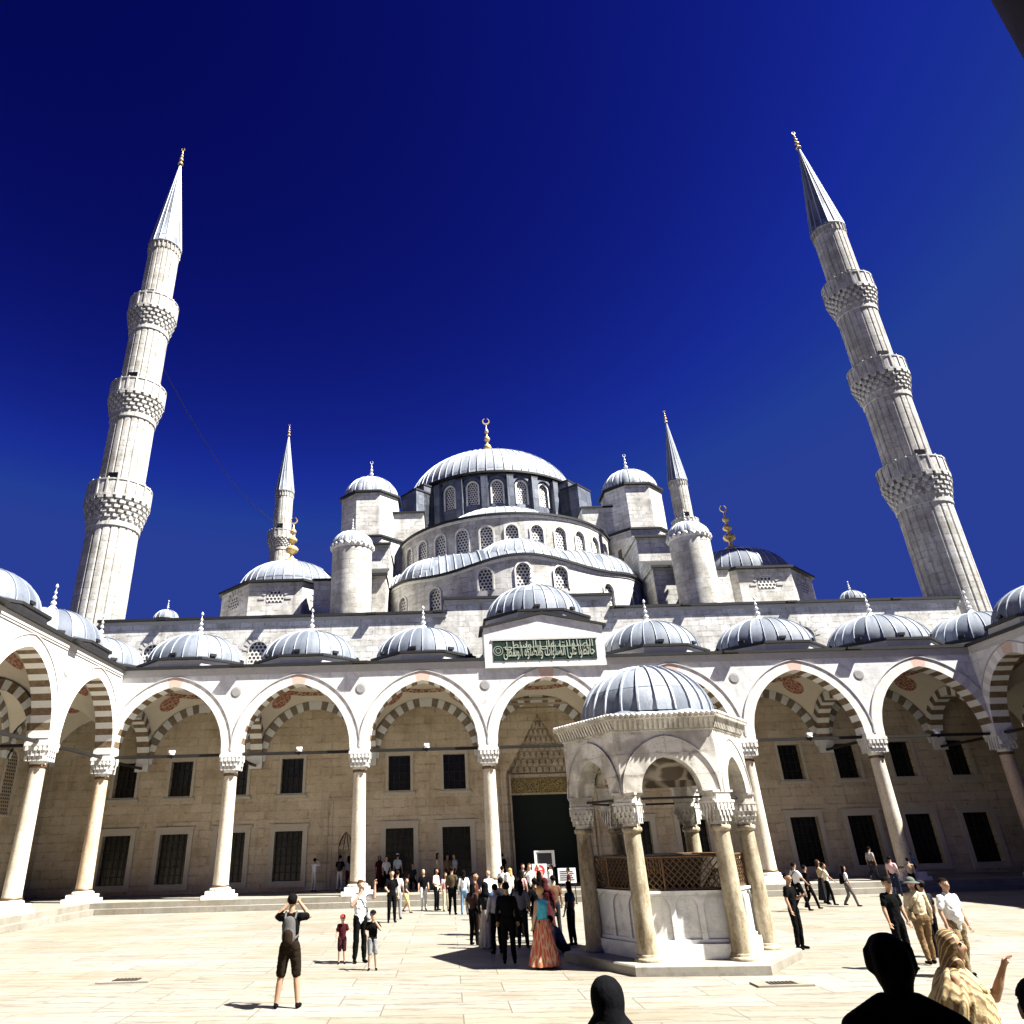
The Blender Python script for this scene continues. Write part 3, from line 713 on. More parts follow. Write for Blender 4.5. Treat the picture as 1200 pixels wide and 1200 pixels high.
# tall gallery windows
def win(hw, z0, z1, fw, sill):
    p = MB(); p.box(-hw, hw, .34, .4, z0, z1, 0)
    f = MB(); f.box(-hw - fw, -hw, -.06, .08, z0 - fw * .5, z1 + fw); f.box(hw, hw + fw, -.06, .08, z0 - fw * .5, z1 + fw); f.box(-hw, hw, -.058, .08, z1, z1 + fw)
    f.box(-hw - fw - sill, hw + fw + sill, -.12, .06, z0 - fw * .5 - .16, z0 - fw * .5); f.box(-hw, hw, -.05, .3, z0 - fw * .5, z0)
    f.box(-hw - fw - .1, hw + fw + .1, -.1, .05, z1 + fw, z1 + fw + .1)
    g = MB(); n = max(3, int(2 * hw / .3))
    for k in range(1, n): g.box(-hw + 2 * hw * k / n - .016, -hw + 2 * hw * k / n + .016, .2, .235, z0, z1)
    m = int((z1 - z0) / .42)
    for k in range(1, m): g.box(-hw, hw, .196, .24, z0 + (z1 - z0) * k / m - .016, z0 + (z1 - z0) * k / m + .016)
    return p.mesh('window', [M['glass']]), f.mesh('frame', [M['backtrim']]), g.mesh('iron_grille', [M['iron']])
WL, WU = win(.8, .98, 3.5, .28, .0), win(.65, 5.5, 7.42, .17, .12)
for x in wx:
    for wn in (WL, WU):
        o = H('window', wn[0], None, None, (x, D, 0)); obj('frame', wn[1], None, o); obj('iron_grille', wn[2], None, o)
for sg in (-1, 1):
    t = MB(); x = sg * 11.5
    for r in (.8, 1.05):
        t.box(x - r - .08, x - r, D - .05, D + .02, .5, 4.9 + r * .3); t.box(x + r, x + r + .08, D - .05, D + .02, .5, 4.9 + r * .3); t.box(x - r, x + r, D - .05, D + .02, 4.82 + r * .3, 4.9 + r * .3)
    for k in range(6):
        w_ = .42 - .065 * k
        for q in range(3): t.box(x - w_ + 2 * w_ * q / 3 + .02, x - w_ + 2 * w_ * (q + 1) / 3 - .02, D + .05 + .04 * q % 2, D + .4, 2.5 + .15 * k, 2.63 + .15 * k)
    t.face([(x - .6, D + .41, .5), (x + .6, D + .41, .5), (x + .6, D + .41, 4), (x - .6, D + .41, 4)])
    H('prayer_niche', t, ['backwall'])
# main portal
t = MB()
for k, (r, zt) in enumerate(((2.35, 9.95), (2.62, 10.25), (2.86, 10.52))):
    y = D - .05 - .05 * k
    t.box(-r - .13, -r, y, D + .02, .48, zt); t.box(r, r + .13, y, D + .02, .48, zt); t.box(-r, r, y, D + .02, zt - .13, zt)
for k in range(8):
    hw = 2.12 * (1 - k / 8.4); z0 = 6.24 + .42 * k; n = max(1, 11 - k)
    yb = D + .95 - .115 * k
    t.box(-hw - .1, hw + .1, yb + .16, D + 1.2, z0, z0 + .42)
    for q in range(n):
        xa = -hw + 2 * hw * q / n; wq = 2 * hw / n
        t.box(xa + wq * .14, xa + wq * .86, yb, yb + .17, z0 + .12, z0 + .415)
        t.box(xa + wq * .34, xa + wq * .66, yb - .06, yb, z0 + .22, z0 + .41)
for sg in (-1, 1):
    t.box(sg * 2.0 - .16, sg * 2.0 + .16, D + .42, D + 1.2, .48, 6.3)
    t.box(sg * 1.9 - .06, sg * 1.9 + .06, D + .3, D + .42, .48, 6.2)
t.box(-1.86, 1.86, D + .95, D + 1.2, 5.12, 6.26)
P_ = H('portal', t, ['backwall'])
t = MB(); t.box(-1.84, 1.84, D + .9, D + .95, 5.22, 6.04); obj('gilded_lintel', t, ['goldpanel'], P_, (0, 0, 0))
t = MB(); t.box(-1.84, 1.84, D + 1.05, D + 1.1, .48, 5.12); t.box(-.9, -.35, D + 1.02, D + 1.05, 3.55, 4.0); obj('door', t, ['door'], P_)
for o in P_.children: pass
# big masses behind the wall
t = MB(); t.box(-26.8, 26.8, D + 2.2, 56, 0, 15.7); H('hall_block', t, ['stone'])
# domed corner rooms
for sg in (-1, 1):
    c = (sg * 17.5, 13.8)
    t = MB(); R8 = 5.0
    t.lathe([(R8, 15.7), (R8, 19.75)], 8, c, 0, pi / 8, pi / 8 + 2 * pi, False)
    t.lathe([(R8 - .1, 19.7), (R8 + .3, 19.72), (R8 + .3, 19.88), (3.9, 20.15)], 8, c, 1, pi / 8, pi / 8 + 2 * pi, False)
    ap = R8 * cos(pi / 8)
    for k in range(8):
        a = pi / 4 * k
        n_ = (cos(a), sin(a), 0); tt = (-sin(a), cos(a), 0); b0 = Vector((c[0] + ap * n_[0], c[1] + ap * n_[1], 18.55))
        for q in range(9):
            b = radians(180 * q / 8); d_ = Vector(tt) * cos(b) + Vector((0, 0, 1)) * sin(b)
            t.obox(b0 + d_ * .95, d_, n_, d_.cross(Vector(n_)), .22, .04, .07, 2)
        t.lathe([(.02, -.01), (.6, 0)], 14, (0, 0), 3) if 0 else None
    s_ = H('side_dome_base', t, ['stone', 'leadedge', 'trimdark', 'lattice'])
    for k in range(8):
        a = pi / 4 * k; w = MB()
        w.face([(.62 * cos(b), 0, max(-.25, .62 * sin(b))) for b in [radians(-24 + 228 * q / 14) for q in range(15)]])
        obj('lattice_window', w, ['lattice'], s_, (c[0] + (ap + .02) * cos(a), c[1] + (ap + .02) * sin(a), 18.5), a + pi / 2)
    d = MB(); dome(d, 3.9, 2.6, 20.05, 34, c, ex=.9); d_ = H('side_dome', d, ['lead', 'rib'])
    f = MB(); finial(f, 4.1, 2.0, 22.7, c, True); f_ = obj('gilded_finial', f, ['gold'], d_)
    # small lantern dome far to the side
    t = MB(); t.lathe([(1.0, 15.7), (1.0, 19.85)], 12, (sg * 28.8, 19), 0, smooth=False); t.lathe([(.95, 19.84), (1.1, 19.86), (1.1, 19.96), (.8, 19.98)], 12, (sg * 28.8, 19), 1)
    dome(t, 1.0, .85, 19.96, 14, (sg * 28.8, 19), 6, 2, 3); H('lantern_turret', t, ['stone', 'leadedge', 'lead', 'rib'])
    f = MB(); finial(f, .9, .4, 20.78, (sg * 28.8, 19), False); H('finial', f, ['silver'])
    # round stair turret
    c = (sg * 11.8, 6.95)
    t = MB(); t.lathe([(1.38, 15.6), (1.38, 21.1)], 32, c, 0); t.lathe([(1.37, 21.05), (1.44, 21.1), (1.44, 21.35), (1.35, 21.36)], 32, c, 1)
    for k in range(22):
        a = 2 * pi * k / 22; t.ell((c[0] + 1.42 * cos(a), c[1] + 1.42 * sin(a), 21.28), (.16, .16, .16), 1, 8, 5)
    rt = H('round_turret', t, ['drumstone', 'trim'])
    d = MB(); dome(d, 1.4, 1.15, 21.38, 16, c, 7, scal=.07, rw=.06); dd = obj('turret_cap', d, ['leadlight', 'rib'], rt)
    f = MB(); finial(f, 1.1, .4, 22.45, c, False); obj('finial', f, ['silver'], rt)
    # stepped buttress running back from the round turret
    t = MB(); x0, x1 = sorted((sg * 9.6, sg * 13.4))
    t.box(x0, x1, 9.2, 12.2, 15.7, 20.1, 0); t.box(x0, x1, 12.2, 16.6, 15.7, 23.6, 0)
    xo0, xo1 = sorted((sg * 12.4, sg * 14.6)); t.box(xo0, xo1, 8.2, 9.2, 15.7, 19.4, 0)
    for ya, yb, z in ((9.0, 12.2, 20.1), (12.0, 16.6, 23.6)):
        t.face([(x0 - .1, ya, z), (x1 + .1, ya, z), (x1 + .1, yb, z + 1.5), (x0 - .1, yb, z + 1.5)], 1)
        for xx in (x0 - .1, x1 + .1): t.face([(xx, ya, z - .16), (xx, yb, z - .16), (xx, yb, z + 1.5), (xx, ya, z)], 1 if 0 else 0)
        t.box(x0 - .15, x1 + .15, ya - .15, ya, z - .16, z + .02, 1)
    t.box(xo0 - .1, xo1 + .1, 8.05, 9.2, 19.4, 19.55, 1)
    H('stepped_buttress', t, ['stone', 'leadedge'])
    # octagonal weight turret
    c = (sg * 11.85, 19.95)
    t = MB(); t.lathe([(3.25, 15.7), (3.25, 26.1)], 8, c, 0, pi / 8, pi / 8 + 2 * pi, False); t.lathe([(3.2, 26.08), (3.42, 26.1), (3.42, 26.27), (2.6, 26.3)], 8, c, 1, pi / 8, pi / 8 + 2 * pi, False)
    t.lathe([(2.72, 26.2), (2.72, 30.55)], 8, c, 0, pi / 8, pi / 8 + 2 * pi, False); t.lathe([(2.66, 30.5), (2.95, 30.54), (2.95, 30.72), (2.3, 30.75)], 8, c, 1, pi / 8, pi / 8 + 2 * pi, False)
    wt = H('weight_turret', t, ['stone', 'leadedge'])
    for a in (-3 * pi / 4, -pi / 4, -pi / 2):
        w = MB(); w.box(-.28, .28, -.03, .05, 0, .8); w.lathe([(.02, 0), (.28, 0)], 16); 
        for i in range(len(w.v)):
            if i >= 24: x, y, z = w.v[i]; w.v[i] = (x, -.032, .8 + y)
        obj('window', w, ['glass'], wt, (c[0] + 3.0 * cos(a), c[1] + 3.0 * sin(a), 23.6), a + pi / 2)
    d = MB(); dome(d, 2.45, 2.3, 30.74, 18, c, 9, scal=.05, rw=.07, rh=.08); dd = obj('turret_dome', d, ['leadlight', 'rib'], wt)
    f = MB(); finial(f, 2.0, .75, 32.95, c, True); obj('finial', f, ['silver'], wt)
    # wall between turret and main drum, and the flying buttress block on it
    t = MB(); x0, x1 = sorted((sg * 7.0, sg * 9.8)); t.box(x0, x1, 18.6, 24, 22, 28.9, 0); t.box(x0 - .1, x1 + .1, 18.45, 24, 28.9, 29.05, 1)
    H('link_wall', t, ['stone', 'leadedge'])
    t = MB(); an = -pi / 2 + sg * radians(48); ca, sa = cos(an), sin(an)
    for rr, z1 in ((10.6, 33.4), (9.6, 34.2)):
        t.obox((rr * ca, 31.8 + rr * sa, (29 + z1) / 2), (ca, sa, 0), (-sa, ca, 0), (0, 0, 1), .95, 1.15, (z1 - 29) / 2, 0)
        t.obox((rr * ca, 31.8 + rr * sa, z1 + .08), (ca, sa, 0), (-sa, ca, 0), (0, 0, 1), 1.0, 1.22, .08, 1)
    H('flying_buttress', t, ['leaddark', 'leadedge'])

def cyl_tier(name, c, r, z0, z1, wins, eave, zeave, mat, a_lo, a_hi, frame_w=.14, whw=.45, wmat='lattice', glasspane=False, dep=.3, rounded=None):
    """curved wall; wins = [(angle from -y, bottom, spring, halfwidth)]"""
    f = lambda u, z, d: (c[0] + (r - d) * sin(u / r), c[1] - (r - d) * cos(u / r), z)
    t = MB(); ops = [dict(uc=a * r, hw=hw, zb=zb, zs=zs, rise=hw * 1.1) for a, zb, zs, hw in wins]
    panel(t, a_lo * r, a_hi * r, z0, z1, ops, f, 0, dep, curve=.35, na=5)
    wall = H(name, t, [mat])
    for a, zb, zs, hw in wins:
        w = MB(); nn = 6; pts = arch_pts(hw, hw * 1.1, nn); P = [(-hw, zb)] + [(p[0], zs + p[1]) for p in pts[0]] + [(p[0], zs + p[1]) for p in pts[1][1:]] + [(hw, zb)]
        w.face([(x, 0, z) for x, z in P], 0, [(x, z) for x, z in P])
        rr = r - dep * .55
        wo = H('lattice_window', w, [wmat], wall, (c[0] + rr * sin(a), c[1] - rr * cos(a) , 0), a)
        w = MB(); q = lambda u, z, d: (u, d, z)
        ring(w, hw, hw * 1.1, frame_w, zs, q, -dep * .55 - .06, -dep * .5, 6, (0,))
        for sg in (-1, 1): xa, xb = sorted((sg * hw, sg * (hw + frame_w))); w.box(xa, xb, -dep * .55 - .06, -dep * .5, zb, zs)
        obj('frame', w, ['trim'], wo)
    return wall, f
# main drum
a24 = [2 * pi * k / 24 for k in range(-12, 12)]
mw, _ = cyl_tier('main_drum', (0, 31.8), 9.1, 29.5, 34.62, [(a, 31.45, 33.3, .5) for a in a24], None, None, 'leaddark', -pi, pi, .16)
t = MB()
for k in range(24):
    a = 2 * pi * (k + .5) / 24 - pi / 2; ca, sa = cos(a), sin(a)
    t.obox((9.3 * ca, 31.8 + 9.3 * sa, 31.9), (ca, sa, 0), (-sa, ca, 0), (0, 0, 1), .35, .32, 2.3, 0)
    t.obox((9.3 * ca, 31.8 + 9.3 * sa, 34.25), (ca, sa, 0), (-sa, ca, 0), (0, 0, 1), .36, .36, .06, 1)
    a2 = 2 * pi * k / 24
    f2 = lambda u, z, d, a2=a2: ((9.32 - d) * sin(a2 + u / 9.1), 31.8 - (9.32 - d) * cos(a2 + u / 9.1), z)
    ring(t, .8, .85, .22, 33.3, f2, 0, .25, 6, (0,))
obj('buttresses', t, ['leaddark', 'leadedge'], mw)
t = MB(); P, Nn = circ(0, 31.8, 9.45, 96, 34.62); sweep(t, P, Nn, .12, .8, 0, .2, 0, True); obj('eave', t, ['leadedge'], mw)
d = MB(); dome(d, 8.9, 5.6, 34.8, 64, (0, 31.8), 16, rw=.05, rh=.07, ex=.92, seam=.25); md = H('main_dome', d, ['leadlight', 'rib'])
f = MB(); f.lathe([(1.1, 40.2), (.7, 40.6), (.4, 41.2)], 16, (0, 31.8)); finial(f, 5.6, 1.8, 40.7, (0, 31.8)); obj('gilded_finial', f, ['gold'], md)
# upper half dome
C2 = (0, 21.5); r2 = 9.4
w2 = [(a, 22.95, 24.35, .50) for a in [.213 * k for k in range(-7, 8)]]
hw_, _ = cyl_tier('half_dome_drum', C2, r2, 20.5, 25.72, w2, None, None, 'drumstone', -1.75, 1.75, .13)
P, Nn = circ(C2[0], C2[1], r2, 80, 25.72, -pi - .18, .18, False); t = MB(); sweep(t, P, Nn, .2, .4, 0, .18); sweep(t, P, Nn, .07, .3, -.2, -.002, 1); obj('eave', t, ['leadedge', 'trim'], hw_)
d = MB(); d.lathe([(9.35, 25.86), (5.6, 26.15)], 80, C2, 0, uvs=lambda i, j: (j * .7, i)); dome(d, 6.1, 3.35, 26.05, 40, (0, 21.0), 12, rw=.045, rh=.06, ex=.95, seam=.4); H('half_dome', d, ['leadlight', 'rib'])
# lower tier with the waving eave
C3 = (0, 17.0); r3 = 10.5
def zwave(a):
    a = abs(a)
    if a < .56: return 19.45 + .8 * (.5 + .5 * cos(pi * a / .56))
    return 19.45 + .45 * (.5 - .5 * cos(pi * min(1, (a - .56) / .44)))
w3 = [(0, 18.0, 19.2, .5), (-.25, 17.95, 19.0, .48), (.25, 17.95, 19.0, .48), (-.62, 17.0, 18.2, .46), (.62, 17.0, 18.2, .46), (-.94, 17.2, 18.3, .46), (.94, 17.2, 18.3, .46)]
f3 = lambda u, z, d: (C3[0] + (r3 - d) * sin(u / r3), C3[1] - (r3 - d) * cos(u / r3), z)
lw, _ = cyl_tier('exedra_wall', C3, r3, 15.6, lambda u: zwave(u / r3), w3, None, None, 'stone', -1.35, 1.35, .12)
A3 = [-1.35 + 2.7 * i / 90 for i in range(91)]
P = [(C3[0] + r3 * sin(a), C3[1] - r3 * cos(a), zwave(a)) for a in A3]; Nn = [(sin(a), -cos(a)) for a in A3]
t = MB(); sweep(t, P, Nn, .2, .3, 0, .17); sweep(t, P, Nn, .07, .3, -.2, -.002, 1); obj('eave', t, ['leadedge', 'trim'], lw)
t = MB(); rows = []
for q in range(9):
    k = q / 8; row = []
    for a in A3:
        x0, y0, z0 = C3[0] + r3 * sin(a), C3[1] - r3 * cos(a), zwave(a) + .15
        b = a * 1.16; x1, y1, z1 = C2[0] + (r2 + .05) * sin(b), C2[1] - (r2 + .05) * cos(b), 22.8
        lob = .8 * sin(pi * k) * (.35 + .65 * abs(cos(a * pi / .56 / 1.12)))
        row.append((x0 + (x1 - x0) * k, y0 + (y1 - y0) * k, z0 + (z1 - z0) * k + lob))
    rows.append(row)
t.grid(rows, 0, lambda i, j: (j * .62, i * .22 + .1))
for j in range(0, 91, 2):
    t.tube([(p[j][0], p[j][1], p[j][2] + .03) for p in rows], .05, 5, 1)
H('exedra_roof', t, ['lead', 'rib'])
d = MB(); dome(d, 3.4, 2.45, 20.2, 30, (0, 10.3), 9, rw=.045, rh=.05, ex=.95, seam=.4); H('exedra_dome', d, ['leadlight', 'rib'])
for sg in (-1, 1):
    d = MB(); dome(d, 3.0, 2.2, 19.9, 26, (sg * 6.0, 12.4), 9, rw=.045, rh=.05, ex=.95, seam=.4); H('exedra_dome', d, ['lead', 'rib'])
# ------------------------------------------------------------------ minarets
def minaret(label, x, y, zb, levels, cone, tip, nfl=20, mat='shaft'):
    """levels: list of (shaft radius below, balcony radius, z muqarnas bottom, z parapet bottom, z parapet top); then top shaft"""
    r = tag(empty('minaret', (x, y, zb)), label, 'minaret', 'minarets of the mosque')
    def P(name, mb, mats, par=None): return obj(name, mb, mats, par or r, (0, 0, -zb) if par is None else None)
    z = zb
    fl = lambda a: .962 if round(a * nfl * 6 / (2 * pi)) % 6 == 0 else 1.0
    for i, (rs, rb, zm, zp, zt) in enumerate(levels):
        t = MB(); t.lathe([(rs * 1.03 if i == 0 else rs, z), (rs, zm)], nfl * 6, (0, 0), 0, mod=fl, smooth=False); P('shaft', t, [mat])
        t = MB(); t.lathe([(rs * 1.0, zm - .5), (rs * 1.05, zm - .45), (rs * 1.05, zm), (rb * .93, zp - .12), (rb + .05, zp - .1), (rb + .05, zp + .05), (rb - .2, zp + .06)], 40, (0, 0), 0, smooth=False)
        nt = 5
        for k in range(nt):
            q0, q1 = k / nt, (k + 1) / nt; n = 22
            rr = rs * 1.04 + (rb - rs * 1.04) * (q0 + .9 / nt); za, zc = zm + (zp - zm - .1) * q0, zm + (zp - zm - .1) * q1
            for j in range(n):
                a = 2 * pi * (j + (.5 if k % 2 else 0)) / n; ca, sa = cos(a), sin(a); w = pi * rr / n
                t.wedge((ca * (rr + .05), sa * (rr + .05), zc + .01), (ca, sa, 0), (-sa, ca, 0), .2, w * .66, w * .16, (zc - za) * 1.25)
        b = P('balcony', t, ['mtrim'])
        t = MB(); t.lathe([(rb - .12, zp), (rb, zp), (rb, zt - .1), (rb - .12, zt - .1)], 40, (0, 0), 0, smooth=False)
        t.lathe([(rb - .16, zt - .1), (rb + .05, zt - .1), (rb + .05, zt), (rb - .16, zt)], 40, (0, 0), 0, smooth=False)
        for j in range(20):
            a = 2 * pi * j / 20; ca, sa = cos(a), sin(a)
            t.obox((ca * rb, sa * rb, (zp + zt) / 2), (ca, sa, 0), (-sa, ca, 0), (0, 0, 1), .05, .07, (zt - zp) / 2 - .005)
            t.ell((ca * (rb - .05), sa * (rb - .05), zt + .05), (.07, .07, .09), 0, 6, 4)
        obj('parapet', t, ['mtrim'], b)
        t = MB(); a = -pi / 2; rs2 = levels[i + 1][0] if i + 1 < len(levels) else cone[0]
        t.box(-.35, .35, -rs2 - .04, -rs2 + .3, zp + .05, zp + 1.9); obj('balcony_door', t, ['glass'], b)
        z = zp
    rc, zc = cone[0], cone[1]
    t = MB(); t.lathe([(rc * 1.02, z), (rc, zc - .7)], nfl * 6, (0, 0), 0, mod=fl, smooth=False)
    t.lathe([(rc, zc - .72), (rc * 1.02, zc - .68), (rc * 1.02, zc - .1), (rc * 1.08, zc)], 40, (0, 0), 0, smooth=False)
    for j in range(24):
        a = 2 * pi * j / 24; ca, sa = cos(a), sin(a); t.obox((ca * rc * 1.03, sa * rc * 1.03, zc - .35), (ca, sa, 0), (-sa, ca, 0), (0, 0, 1), .06, .045, .3)
    P('shaft', t, [mat])
    t = MB(); H_ = tip - zc; n = 16; prof = [(rc * 1.10, zc), (rc * 1.12, zc + .12)] + [(rc * 1.08 * (1 - q) + .05 * q, zc + .15 + (H_ - .15) * q) for q in (0, .25, .5, .75, 1)]
    t.lathe(prof, n * 3, (0, 0), 0, smooth=True, uvs=lambda i, j: (j / 3 + .001, i * .9))
    for k in range(n):
        a = 2 * pi * k / n; t.tube([(rr * cos(a) * 1.005, rr * sin(a) * 1.005, zz) for rr, zz in prof[2:]], [.06, .055, .045, .035, .02], 5, 1)
    s = P('spire', t, ['lead', 'rib'])
    t = MB(); finial(t, (tip - zc) * .21, .75, tip - .1); obj('gilded_finial', t, ['gold'], s)
    return r
LV = [(1.74, 2.20, 23.5, 25.25, 26.45), (1.60, 2.03, 32.4, 34.0, 35.15), (1.48, 1.90, 40.7, 42.35, 43.6)]
minaret('tall left front minaret, bright in the sun with three balconies, beside the left arcade', -29.05, 7.2, 0, LV, (1.26, 49.7), 60.4)
minaret('tall right front minaret, mostly in shade with three balconies, leaning over the right arcade', 29.05, 7.2, 0, LV, (1.26, 49.5), 60.2)
LR = [(1.36, 1.75, 24.5, 26, 27), (1.32, 1.72, 37.0, 38.2, 39.2)]
minaret('small distant minaret with one visible balcony, left of the mosque domes', -26.2, 47.6, 0, LR, (1.16, 44.8), 53.8, 16)
minaret('small distant minaret rising behind the right round turret', 26.2, 47.6, 0, LR, (1.16, 44.8), 54.2, 16)
t = MB(); a, b = Vector((-28.2, 8, 38.5)), Vector((-26.0, 46.4, 39.6)); t.tube([a + (b - a) * k / 12 + Vector((0, 0, -2.2 * sin(pi * k / 12))) for k in range(13)], .035, 5)
tag(obj('cable', t, ['iron']), 'thin dark cable slung between the left front and left rear minarets', 'cable')

# ------------------------------------------------------------------ ablution fountain
FC, FR = (-.06, -20.6), radians(-5.5)
fo = tag(empty('ablution_fountain', (FC[0], FC[1], 0), FR), 'hexagonal marble ablution fountain under a ribbed lead dome in the courtyard', 'fountain')
h60 = [pi / 3 * k for k in range(6)]
hexl = lambda mb, prof, m=0: mb.lathe([(r, z) for r, z in prof], 6, (0, 0), m, 0, 2 * pi, False)
t = MB(); hexl(t, [(2.82, -.1), (2.82, .17), (2.79, .2), (.1, .2)]); obj('platform', t, ['step'], fo)
def fcol():
    c = MB(); c.lathe([(.222, .3), (.218, .8), (.205, 2.0), (.188, 2.8)], 24)
    p = MB(); p.lathe([(.30, .2), (.31, .24), (.28, .27), (.245, .29), (.255, .32), (.23, .34)], 20); p2 = MB(); p2.lathe([(.19, 2.76), (.235, 2.8), (.24, 2.87), (.20, 2.9)], 20)
    k = MB(); rows = []
    for z, r, e in ((2.88, .195, 1), (3.0, .205, .9), (3.01, .225, .7), (3.12, .235, .6), (3.13, .255, .4), (3.24, .262, .2), (3.25, .278, .1), (3.36, .28, 0), (3.62, .28, 0)):
        row = []
        for j in range(24):
            a = 2 * pi * j / 24 + pi / 24; kk = 1 / max(abs(cos(a)), abs(sin(a))); q = e + (1 - e) * kk; row.append((r * cos(a) * q, r * sin(a) * q, z))
        rows.append(row)
    k.grid(rows, 0, None, False, True)
    for tier, (z0, z1, r) in enumerate(((2.98, 3.12, .23), (3.1, 3.25, .258), (3.22, 3.36, .28))):
        for s_ in range(4):
            for q in (-2, -1, 0, 1, 2):
                off = (q + (.5 if tier % 2 else 0)) * .11
                if abs(off) > r - .02: continue
                ax = (cos(s_ * pi / 2), sin(s_ * pi / 2)); k.obox((ax[0] * r - ax[1] * off, ax[1] * r + ax[0] * off, (z0 + z1) / 2 - .02), (ax[0], ax[1], 0), (-ax[1], ax[0], 0), (0, 0, 1), .022, .028, (z1 - z0) / 2)
    k.box(-.30, .30, -.30, .30, 3.36, 3.41); k.box(-.30, .30, -.30, .30, 3.58, 3.63)
    return c.mesh('column', [M['fcolumn']]), (p.mesh('base_ring', [M['fcolumn']]), p2.mesh('neck_ring', [M['fcolumn']])), k.mesh('capital', [M['fmarble']])
FCM = fcol()
for a in h60:
    o = obj('column', FCM[0], None, fo, (2.05 * cos(a), 2.05 * sin(a), 0), a); obj('base_ring', FCM[1][0], None, o); obj('neck_ring', FCM[1][1], None, o); obj('capital', FCM[2], None, o)
AP = 2.05 * cos(pi / 6)
def face_f(k, ap):
    a = pi / 3 * k + pi / 6; n = (cos(a), sin(a)); tt = (-sin(a), cos(a))
    return lambda u, z, d: (n[0] * (ap - d) + tt[0] * u, n[1] * (ap - d) + tt[1] * u, z)
wall = MB(); rings = MB(); inner = MB(); par = MB(); gr = MB(); rods = MB()
for k in range(6):
    f = face_f(k, AP + .26); he = (AP + .26) * math.tan(pi / 6)
    panel(wall, -he, he, 3.62, 5.05, [dict(uc=0, hw=.70, zb=3.62, zs=3.62, rise=.82)], f, 0, na=8)
    ring(rings, .70, .82, .42, 3.62, f, -.025, .48, 9, (0, 1)); ring(rings, 1.12, 1.24, .03, 3.62, f, -.05, 0, 12, (0,))
    fi = face_f(k, AP - .22); hi = (AP - .22) * math.tan(pi / 6)
    panel(wall, -hi, hi, 3.62, 5.05, [dict(uc=0, hw=.70, zb=3.62, zs=3.62, rise=.82)], lambda u, z, d, fi=fi: fi(-u, z, d), 0, na=8)
    # marble basin side with three arched relief panels
    fp = face_f(k, 1.66); hp = 1.66 * math.tan(pi / 6)
    panel(par, -hp, hp, .5, 1.54, [dict(uc=q * .62, hw=.25, zb=.58, zs=1.2, rise=.27) for q in (-1, 0, 1)], fp, 0, .045, na=5)
    fb = face_f(k, 1.615); par.face([fb(-hp, .5, 0), fb(hp, .5, 0), fb(hp, 1.54, 0), fb(-hp, 1.54, 0)])
    ff = face_f(k, 1.74); hb = 1.74 * math.tan(pi / 6); par.face([ff(-hb, .2, 0), ff(hb, .2, 0), ff(hb, .5, 0), ff(-hb, .5, 0)]); par.face([ff(-hb, .5, 0), ff(hb, .5, 0), fp(hp, .5, .1), fp(-hp, .5, .1)])
    par.face([fp(-hp, 1.54, -.03), fp(hp, 1.54, -.03), fp(hp, 1.54, .3), fp(-hp, 1.54, .3)]); par.face([fp(-hp, 1.49, -.03), fp(hp, 1.49, -.03), fp(hp, 1.54, -.03), fp(-hp, 1.54, -.03)])
    # bronze lattice: diagonal bars, a pierced door leaf on one side
    fg = face_f(k, 1.58); hg = 1.58 * math.tan(pi / 6)
    for q in range(-8, 9):
        for sg in (-1, 1):
            u0, z0, u1, z1 = q * .15, 1.56, q * .15 + sg * .68, 2.24
            if abs(u0) > hg and abs(u1) > hg: continue
            cl = lambda u, z: (max(-hg, min(hg, u)), z)
            s0 = max(0, ((-hg if sg > 0 else hg) - u0) / (u1 - u0)); s1 = min(1, ((hg if sg > 0 else -hg) - u0) / (u1 - u0))
            if s1 <= s0: continue
            gr.tube([fg(u0 + (u1 - u0) * s, z0 + (z1 - z0) * s, .01 * sg) for s in (s0, s1)], .014, 4)
    for z in (1.57, 2.24): gr.tube([fg(-hg, z, 0), fg(hg, z, 0)], .03, 4)
    for u in (-hg, -hg * .45, hg): gr.tube([fg(u, 1.55, -.01), fg(u, 2.25, -.01)], .028, 4)
    for q in range(7): gr.tube([fg(-hg + .03 + q * hg * .53 / 7, 1.9, -.01), fg(-hg + .03 + q * hg * .53 / 7, 2.24, -.01)], .012, 4)
    rods.tube([face_f(k, AP)(-.75, 3.5, 0), face_f(k, AP)(.75, 3.5, 0)], .03, 6)
obj('arch_wall', wall, ['fmarble'], fo); obj('arch_rings', rings, ['fmarble', 'fmarble'], fo); obj('basin', par, ['marble'], fo); obj('grille', gr, ['bronze'], fo); obj('tie_rods', rods, ['iron'], fo)
t = MB(); hexl(t, [(1.6, .4), (1.6, 1.6), (1.55, 2.2), (.05, 2.3)]); obj('water_tank', t, ['drain'], fo)
t = MB(); t.lathe([(1.62, 3.9), (1.6, 4.3), (1.45, 4.75), (1.0, 5.1), (.02, 5.25)], 24, uvs=lambda i, j: (j * .3, i * .5)); obj('vault', t, ['fscroll'], fo)
